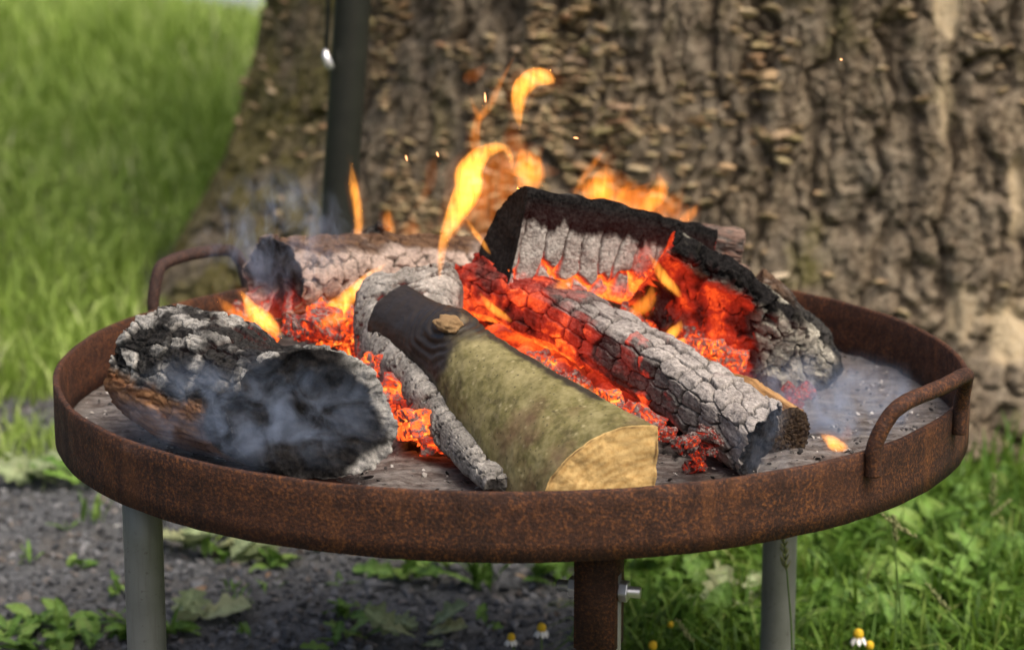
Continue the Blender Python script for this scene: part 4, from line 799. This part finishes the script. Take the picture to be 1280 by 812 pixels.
# ================================================================== GRAVEL STONES, GRASS, PLANTS
def in_gravel(x, y):
    a = np.arctan2((y + 0.1) / 1.62, (x + 0.95) / 1.10); e = gravel_edge(a); return np.hypot(x + 0.95, y + 0.1) < np.hypot(e[:, 0] + 0.95, e[:, 1] + 0.1)
def gpos(r, n):
    x = r.uniform(-1.05, 0.22, n); y = r.uniform(0.15, 1.55, n); m = in_gravel(x, y); return np.stack([x, y, np.full(n, 0.006)], 1)[m]
o = scatter('gravel_stones', 11000, gpos, (0.0022, 0.0075), 9, m_stone(), 0.65); setp(o, 'dark grey gravel stones spread under the fire bowl', 'gravel', kind='stuff')
def m_grass(name, stops, rough=0.55):
    t = NT(name); a = t.attr('tint'); c = t.ramp(a, stops); d = t.n('BsdfPrincipled'); t.put(d.inputs['Base Color'], c); d.inputs['Roughness'].default_value = rough; d.inputs['Specular IOR Level'].default_value = 0.3
    tr = t.n('BsdfTranslucent'); t.put(tr.inputs['Color'], t.mix(0.5, c, (0.20, 0.30, 0.03))); mx = t.n('MixShader'); mx.inputs[0].default_value = 0.35; t.t.links.new(d.outputs[0], mx.inputs[1]); t.t.links.new(tr.outputs[0], mx.inputs[2]); t.t.links.new(mx.outputs[0], t.out.inputs['Surface']); return t.m
GRS = [(0, (0.14, 0.21, 0.035)), (0.4, (0.27, 0.40, 0.065)), (0.75, (0.43, 0.55, 0.145)), (0.92, (0.55, 0.60, 0.27)), (1, (0.52, 0.52, 0.30))]
MGR = m_grass('meadow_grass', GRS)
def grass(name, P, h, w, seed, mat, lean=0.5, label=None, tshift=0.0):
    r = np.random.default_rng(seed); n = len(P); a = r.uniform(0, 2 * np.pi, n); dx, dy = np.cos(a), np.sin(a); b = np.abs(r.normal(size=n)) * lean + 0.1; a2 = a + np.pi / 2 + r.normal(size=n) * 0.6; wx, wy = np.cos(a2), np.sin(a2)
    V = np.zeros((n, 7, 3)); 
    for k, (u, ww) in enumerate(((0, 0.8), (0.4, 1.0), (0.75, 0.7))):
        cx = P[:, 0] + dx * b * h * u ** 2; cyy = P[:, 1] + dy * b * h * u ** 2; cz = P[:, 2] + h * (u - 0.30 * b * u ** 2.2)
        for q, sg in enumerate((-1, 1)): V[:, k * 2 + q] = np.stack([cx + sg * wx * w * ww * 0.5, cyy + sg * wy * w * ww * 0.5, cz], 1)
    V[:, 6] = np.stack([P[:, 0] + dx * b * h, P[:, 1] + dy * b * h, P[:, 2] + h * (1 - 0.30 * b - 0.12 * b * b)], 1)
    base = (np.arange(n) * 7)[:, None]; Q = np.concatenate([base + np.array([[0, 1, 3, 2]]), base + np.array([[2, 3, 5, 4]])]); T = base + np.array([[4, 5, 6]])
    o = link(name, np_mesh(name, V.reshape(-1, 3), [Q, T], dict(tint=np.repeat(np.clip(r.beta(2, 2.6, n) + tshift, 0, 1), 7))), mat); setp(o, label, 'grass', kind='stuff'); return o
def off_trunk(x, y): return np.hypot(x - TC[0], y - TC[1]) > 1.36
r = np.random.default_rng(77); n = 62000
d = np.sqrt(r.uniform(3.4 ** 1.3, 13.5 ** 1.3, n) ** (2 / 1.3)); x = d * r.uniform(-0.30, 0.02, n); y = d - 2.5
pd = np.min(np.hypot(x[:, None] - (pc + pn * 1.1)[None, :, 0], y[:, None] - (pc + pn * 1.1)[None, :, 1]), 1); m = off_trunk(x, y) & ~in_gravel(x, y) & ((x < -0.25) | (y > 3.2)) & ((pd > 1.05) | (r.uniform(0, 1, n) < 0.05)); x, y, d = x[m], y[m], d[m]; pd = pd[m]
cl = fbm(np.stack([x * 1.6, y * 0.9, 0 * x], 1), 400, 3); tall = ss(5.0, 8.5, d)
h = (0.07 + 0.05 * np.clip(cl, -0.5, 1) + 0.24 * tall * ss(0.9, 2.6, pd)) * r.uniform(0.6, 1.35, len(x)); w = 0.0035 + 0.0012 * (d - 3)
grass('meadow_grass', np.stack([x, y, 0 * x], 1), np.maximum(h, 0.03), w, 5, MGR, 0.55, tshift=0.22 * tall * r.uniform(-0.3, 1.3, len(x)) + 0.16 * fbm(np.stack([x * 2.2, y * 1.1, 0 * x], 1), 430, 3), label= 'long blurred meadow grass stretching away left of the tree')  # distant blades tinted paler: dry seed heads, plus faint haze put into the colour
r = np.random.default_rng(78); n = 21000; x = r.uniform(-0.02, 1.35, n); y = r.uniform(0.25, 1.5, n); m = off_trunk(x, y) & (~in_gravel(x, y)); x, y = x[m], y[m]
hh = (0.045 + 0.04 * np.clip(fbm(np.stack([x * 5, y * 5, 0 * x], 1), 410, 3), -0.4, 1)) * r.uniform(0.5, 1.7, len(x))
MGR2 = m_grass('verge_grass', [(0, (0.035, 0.08, 0.010)), (0.4, (0.08, 0.17, 0.018)), (0.72, (0.16, 0.27, 0.04)), (0.9, (0.27, 0.33, 0.09)), (1, (0.46, 0.39, 0.22))])
grass('verge_grass', np.stack([x, y, 0 * x], 1), np.maximum(hh, 0.02), r.uniform(0.002, 0.0065, len(x)), 6, MGR2, 1.25, 'lush green grass between the fire bowl and the tree at the right')
# grass creeping over the gravel edge at the far left
r = np.random.default_rng(79); n = 15000; x = r.uniform(-1.3, -0.1, n); y = r.uniform(0.55, 1.75, n); m = in_gravel(x, y) & (r.uniform(0, 1, n) < ss(0.05, 0.5, fbm(np.stack([x * 5, y * 5, 0 * x], 1), 420, 3) + 0.9 * (y - 1.02))); x, y = x[m], y[m]
grass('sparse_grass', np.stack([x, y, 0 * x], 1), r.uniform(0.02, 0.07, len(x)), r.uniform(0.002, 0.004, len(x)), 7, MGR, 0.8, 'sparse grass tufts growing through the far edge of the gravel')

def m_leaf(name, c1, c2, c3):
    t = NT(name); co = t.coord('Object'); rnd = t.n('ObjectInfo').outputs['Random']; n = t.noise(co, 3.0, 4); v = t.attr('vein')
    c = t.ramp(rnd, [(0, c1), (0.6, c2), (1, c3)]); c = t.mix(t.ramp(n, [(0.4, 0), (0.75, 0.4)]), c, c3); c = t.mix(t.math('MULTIPLY', v, 0.5), c, tuple(min(1, q * 1.8 + 0.03) for q in c2))
    d = t.n('BsdfPrincipled'); t.put(d.inputs['Base Color'], c); d.inputs['Roughness'].default_value = 0.5; t.put(d.inputs['Normal'], t.bump(n, 0.4, 0.05)); d.inputs['Specular IOR Level'].default_value = 0.35
    tr = t.n('BsdfTranslucent'); t.put(tr.inputs['Color'], c); mx = t.n('MixShader'); mx.inputs[0].default_value = 0.25; t.t.links.new(d.outputs[0], mx.inputs[1]); t.t.links.new(tr.outputs[0], mx.inputs[2]); t.t.links.new(mx.outputs[0], t.out.inputs['Surface']); return t.m
ML_g = m_leaf('green_leaf', (0.05, 0.12, 0.016), (0.11, 0.22, 0.03), (0.21, 0.31, 0.07)); ML_p = m_leaf('pale_leaf', (0.17, 0.23, 0.10), (0.25, 0.31, 0.16), (0.36, 0.37, 0.19)); ML_b = m_leaf('dry_leaf', (0.22, 0.11, 0.05), (0.30, 0.19, 0.10), (0.36, 0.27, 0.16))
def leaf_mesh(name, mat, lobes=0.0, width=0.42, droop=0.5, fold=0.18, seed=0, nl=14, nw=5):
    r_ = np.random.default_rng(seed); V = []; vein = []
    for a in range(nl):
        u = a / (nl - 1); w_ = width * (math.sin(math.pi * min(1, u * 0.94 + 0.05)) ** 0.75) * (1 + lobes * math.sin(u * 21 + seed)) * (0.55 + 0.7 * u if lobes else 1) * (0.06 + 0.94 * min(1, u * 6))
        for b in range(nw):
            v = (b / (nw - 1) - 0.5) * 2; V.append((u * (1 - 0.1 * droop * u) , v * w_ * 0.5, 0.10 * u - droop * 0.35 * u * u + fold * abs(v) * w_ + 0.02 * math.sin(u * 17 + v * 4 + seed) * lobes * 2 + 0.012 * r_.normal())); vein.append(1.0 if b == nw // 2 else 0.0)
    me = np_mesh(name, np.array(V), grid_faces(nl, nw, False), dict(vein=vein)); me.materials.append(mat); return me
LV = {k: [leaf_mesh('leaf', m_, lo, wi, dr, 0.15, s) for s in range(4)] for k, (m_, lo, wi, dr) in dict(green=(ML_g, 0.0, 0.45, 0.7), lobed=(ML_g, 0.35, 0.42, 0.4), pale=(ML_p, 0.35, 0.75, 0.15), narrow=(ML_g, 0.0, 0.16, 0.6), dry=(ML_b, 0.15, 0.5, 0.1)).items()}
def plant(px, py, n, size, kind, label, spread=0.5, cat='plant', name='weed_plant', seed=0, group='weeds around the fire bowl', rad=0.0):
    r_ = np.random.default_rng(seed * 7 + 3); g = G(px, py); e = empty(name, (g[0], g[1], 0.004)); setp(e, label, cat, group)
    for k in range(n):
        o = bpy.data.objects.new('leaf', LV[kind][r_.integers(4)]); COL.objects.link(o); o.parent = e; s = r_.uniform(0.6, 1.15) * size; o.scale = (s, s, s)
        a = r_.uniform(0, 6.28); q = rad * math.sqrt(r_.uniform(0, 1)); o.location = (q * math.cos(a * 3.1), q * math.sin(a * 3.1), r_.uniform(0, 0.15) * size); o.rotation_euler = (r_.normal() * 0.25, -abs(r_.normal() * 0.35 + spread), a)
    return e
plant(60, 806, 60, 0.042, 'green', 'dense clump of broad green leaves left of the left pipe leg', 0.55, seed=1, rad=0.07)
plant(185, 795, 30, 0.042, 'green', 'leafy green weed growing right behind the left pipe leg', 0.6, seed=2, rad=0.045)
plant(120, 660, 9, 0.05, 'narrow', 'slim upright green weed on the gravel under the left of the bowl', 1.0, seed=3, rad=0.02)
plant(85, 668, 4, 0.03, 'narrow', 'tiny weed sprout left of the slim upright weed', 0.9, seed=4)
plant(55, 608, 6, 0.075, 'pale', 'flat rosette of pale lobed leaves under the left edge of the bowl', 0.05, seed=5, rad=0.03)
plant(125, 612, 6, 0.07, 'lobed', 'green lobed leaves spreading under the left edge of the bowl', 0.15, seed=6, rad=0.02)
plant(245, 690, 8, 0.075, 'pale', 'pale lobed leaves lying right of the left pipe leg just under the rim', 0.12, seed=7, rad=0.04)
plant(295, 712, 4, 0.07, 'pale', 'large pale lobed leaf spread flat on the gravel', 0.04, seed=8, rad=0.01)
plant(262, 700, 5, 0.04, 'green', 'yellow-green leaves standing among the pale lobed leaves', 0.6, seed=9, rad=0.02)
plant(235, 780, 4, 0.065, 'pale', 'pale wilted leaf right of the foot of the left pipe leg', 0.06, seed=10, rad=0.015)
plant(285, 745, 7, 0.026, 'narrow', 'small bright weed sprout on the open gravel, upper one', 0.9, seed=11, rad=0.012)
plant(300, 768, 8, 0.028, 'narrow', 'small bright weed sprout on the open gravel, lower one', 0.7, seed=12, rad=0.018)
plant(303, 800, 5, 0.026, 'narrow', 'tiny weed sprout at the bottom edge of the gravel', 1.0, seed=13, rad=0.01)
plant(428, 735, 5, 0.024, 'narrow', 'little weed sprout below the middle of the rim', 0.8, seed=14, rad=0.01)
plant(458, 770, 4, 0.022, 'narrow', 'little weed sprout right of the middle of the gravel', 1.0, seed=15, rad=0.006)
plant(430, 806, 9, 0.045, 'lobed', 'dark lobed weed at the bottom edge of the picture', 0.2, seed=16, rad=0.03)
plant(515, 800, 7, 0.05, 'pale', 'pale flattened weed beside the dark lobed weed', 0.08, seed=17, rad=0.03)
plant(512, 725, 7, 0.06, 'lobed', 'broad-leaved weed under the rim left of the grass tuft', 0.35, seed=18, rad=0.02)
plant(545, 715, 6, 0.055, 'green', 'green weed under the rim just left of the grass tuft', 0.4, seed=19, rad=0.02)
plant(604, 742, 12, 0.075, 'narrow', 'small grass tuft under the rim left of the rusty leg', 1.15, seed=20, rad=0.01, name='grass_tuft')
plant(690, 730, 8, 0.06, 'green', 'green weed under the rim just left of the rusty leg', 0.4, seed=21, rad=0.03)
r_ = np.random.default_rng(5); spots = [(800, 720, 'green'), (835, 750, 'lobed'), (870, 712, 'lobed'), (905, 735, 'green'), (915, 770, 'pale'), (935, 705, 'green'), (860, 790, 'green'), (820, 800, 'lobed'), (940, 800, 'green'), (1030, 700, 'lobed'), (1060, 740, 'green'), (1040, 780, 'lobed'), (1095, 690, 'green'), (1120, 750, 'green'), (1140, 665, 'green'), (1160, 710, 'lobed'), (1180, 770, 'green'), (1215, 680, 'green'), (1230, 740, 'lobed'), (1260, 700, 'green'), (1265, 780, 'green'), (1105, 800, 'green'), (1200, 640, 'lobed'), (1250, 630, 'green'), (1000, 660, 'lobed'), (1010, 740, 'green')]
where = ['just right of the rusty leg under the rim', 'below the bolt side of the rusty leg', 'midway between the rusty leg and the right pipe leg under the rim', 'left of the right pipe leg', 'pale, left of the right pipe leg', 'touching the rim left of the right pipe leg', 'low between the two right legs', 'at the foot of the rusty leg', 'at the foot of the right pipe leg, left side', 'right of the right pipe leg under the rim', 'a little right of the right pipe leg', 'at the foot of the right pipe leg, right side', 'under the rim right of the right pipe leg', 'just left of the middle of the right grass', 'close under the right end of the rim', 'in the middle of the right grass', 'low in the middle of the right grass', 'below the right handle', 'right of the middle of the right grass', 'at the right edge of the picture, upper one', 'at the right edge of the picture, lower one', 'at the bottom edge right of the right pipe leg', 'at the foot of the tree below the handle', 'at the foot of the tree at the right edge', 'hard against the rim behind the right pipe leg', 'close behind the right pipe leg']
for k, ((a, b, kd), wh) in enumerate(zip(spots, where)): plant(a, b, int(r_.integers(14, 24)), float(r_.uniform(0.045, 0.075)), kd, 'leafy weed growing ' + wh, 0.55, seed=40 + k, rad=0.055, group='weeds in the right grass')
for k, (px, py, s, lb) in enumerate([(435, 704, 0.03, 'dry orange-brown leaf on the gravel under the rim'), (333, 733, 0.014, 'small brown leaf scrap on the open gravel'), (660, 735, 0.02, 'dry pale leaf scrap left of the rusty leg'), (1210, 735, 0.05, 'dry straw-coloured leaf lying in the right grass'), (245, 745, 0.03, 'dry curled leaf behind the left pipe leg')]):
    g = G(px, py); o = bpy.data.objects.new('dry_leaf', LV['dry'][k % 4]); COL.objects.link(o); o.location = (g[0], g[1], 0.012); o.scale = (s,) * 3; o.rotation_euler = (0.1, -0.1, k * 1.3); setp(o, lb, 'leaf', 'dry leaves')
r_ = np.random.default_rng(91); k = 0
while k < 26:
    px, py = r_.uniform(0, 720), r_.uniform(560, 812)
    if 150 < px < 210: continue
    plant(px, py, int(r_.integers(4, 10)), float(r_.uniform(0.018, 0.038)), ['narrow', 'green', 'lobed'][k % 3], 'one of the tiny green weed sprouts scattered over the gravel', 0.7, seed=200 + k, rad=0.014, group='tiny weed sprouts on the gravel', name='weed_sprout'); k += 1
# pale flat stones
for k, (px, py, s, lb) in enumerate([(474, 738, 0.016, 'flat grey stone below the rim left of the grass tuft'), (148, 660, 0.006, 'small white pebble right of the slim weed'), (588, 792, 0.014, 'pale flat stone left of the yellow flowers'), (655, 760, 0.012, 'pale flat stone between the grass tuft and the rusty leg')]):
    me = chunk_mesh('stone', 500 + k, 4, (1, 0.75, 0.4)); g = G(px, py); t = NT('flat_stone'); c = (0.5, 0.5, 0.47) if k == 1 else (0.15, 0.155, 0.16); t.pbsdf(t.mix(t.noise(t.coord('Object'), 6, 4), c, tuple(q * 0.55 for q in c)), 0.85); o = link('stone', me, t.m); o.location = (g[0], g[1], s * 0.35); o.scale = (s,) * 3; o.rotation_euler = (0, 0, k); setp(o, lb, 'stone')
# chamomile flowers
t = NT('yellow_disc'); t.pbsdf(t.mix(t.noise(t.coord('Object'), 900, 2), (0.62, 0.36, 0.01), (0.75, 0.52, 0.03)), 0.8); MY = t.m
t = NT('white_petal'); t.pbsdf((0.78, 0.77, 0.72), 0.6); MWp = t.m
t = NT('green_stem'); t.pbsdf((0.09, 0.16, 0.03), 0.6); MS = t.m
def flower(px, py, y, s, petals, label, lean=0.0):
    c = U(px, py, y); e = empty('chamomile', (c[0] + lean, c[1], 0)); setp(e, label, 'flower', 'chamomile flowers'); L = Vector(c) - e.location
    V, F = tube([(0, 0, 0), (-lean * 0.7, 0, L.z * 0.6), (L.x, 0, L.z - s * 0.3)], [0.0012, 0.0010, 0.0008], 6, 8); link('stem', np_mesh('stem', V, F), MS, e)
    b = bmesh.new(); bmesh.ops.create_icosphere(b, subdivisions=3, radius=1)
    for v in b.verts: v.co *= 1 + 0.05 * math.sin(v.co.x * 20) * math.sin(v.co.y * 20)
    o = link('flower_disc', bm_mesh('flower_disc', b), MY, e); o.location = L; o.scale = (s, s, s * 1.15)
    for k in range(petals):
        a = 2 * math.pi * k / petals; pm = LVP; q = bpy.data.objects.new('petal', pm); COL.objects.link(q); q.parent = e; q.location = L + Vector((math.cos(a) * s * 0.8, math.sin(a) * s * 0.8, -s * 0.45)); q.rotation_euler = (0, 1.0 + 0.15 * math.sin(k * 5), a); q.scale = (s * 1.8,) * 3
LVP = leaf_mesh('petal', MWp, 0, 0.5, 0.3, 0.05, 1, 8, 3)
flower(677, 784, 0.20, 0.0052, 9, 'white-petalled yellow flower left of the rusty leg, the higher one'); flower(639, 796, 0.20, 0.0046, 9, 'white-petalled yellow flower left of the rusty leg, the lower one', 0.02)
flower(816, 806, 0.15, 0.0048, 0, 'bare yellow flower head right of the rusty leg'); flower(1073, 792, 0.20, 0.0058, 8, 'white-petalled yellow flower right of the right pipe leg'); flower(1087, 806, 0.20, 0.0048, 0, 'bare yellow flower head beside the white-petalled flower')
flower(838, 780, 0.3, 0.0035, 0, 'small greenish yellow bud right of the rusty leg')
# tall grass stalks with seed heads
t = NT('seed_head'); n_ = t.noise(t.coord('Object'), 300, 3); t.pbsdf(t.mix(n_, (0.13, 0.15, 0.05), (0.30, 0.30, 0.14)), 0.8); MSH = t.m
def stalk(pts, y, label, hl=0.05, w=0.0042):
    P = [U(a, b, y) for a, b in pts]; b0 = P[0].copy(); b0[2] = 0; P = [b0] + P; C = catmull(P, 24); e = empty('grass_stalk', b0); setp(e, label, 'grass stalk', 'tall grass stalks'); V, F = tube(C - b0, [0.0011, 0.0009, 0.0006], 6); link('stem', np_mesh('stem', V, F), MS, e)
    tdir = C[-1] - C[-4]; tdir /= np.linalg.norm(tdir); rr2 = np.random.default_rng(int(abs(pts[0][0]))); VV, FF, of = [], [], 0
    for k in range(18):
        u = k / 18; q = C[-1] - b0 - tdir * hl * (1 - u); a = k * 2.4; dirv = tdir * 0.8 + np.array([math.cos(a), math.sin(a), 0]) * 0.45; V, F = tube([q, q + dirv * w * 1.4, q + dirv * w * 3.2 * (1 - 0.5 * u)], [0.0004, 0.0014, 0.0002], 5, 5); VV.append(V); FF.append([f + of for f in F]); of += len(V)
    link('seed_head', np_mesh('seed_head', np.concatenate(VV), [np.concatenate([f[0] for f in FF]), np.concatenate([f[1] for f in FF] + [f[2] for f in FF])]), MSH, e)
stalk([(1128, 812), (1122, 720), (1112, 655), (1100, 640)], 0.16, 'tall bent grass stalk with a seed head right of the right pipe leg')
stalk([(990, 812), (985, 730), (981, 690), (980, 672)], 0.02, 'grass stalk with a seed head crossing the right pipe leg', 0.035)
stalk([(1234, 812), (1237, 720), (1240, 640), (1243, 594)], 0.45, 'tallest green grass stalk near the right edge below the tree', 0.04)
stalk([(1118, 812), (1121, 740), (1120, 690), (1118, 645)], 0.22, 'straight grass stalk beside the bent one', 0.03, 0.003)
stalk([(868, 812), (862, 800), (856, 788), (848, 775)], 0.12, 'feathery grass head at the bottom right of the rusty leg', 0.03, 0.003)
stalk([(1205, 812), (1195, 780), (1180, 755), (1160, 730)], 0.25, 'drooping grass head low in the right grass', 0.04, 0.003)
stalk([(1170, 812), (1190, 720), (1225, 660), (1262, 625)], 0.4, 'slanting grass stalk leaning right in the right grass', 0.03, 0.003)
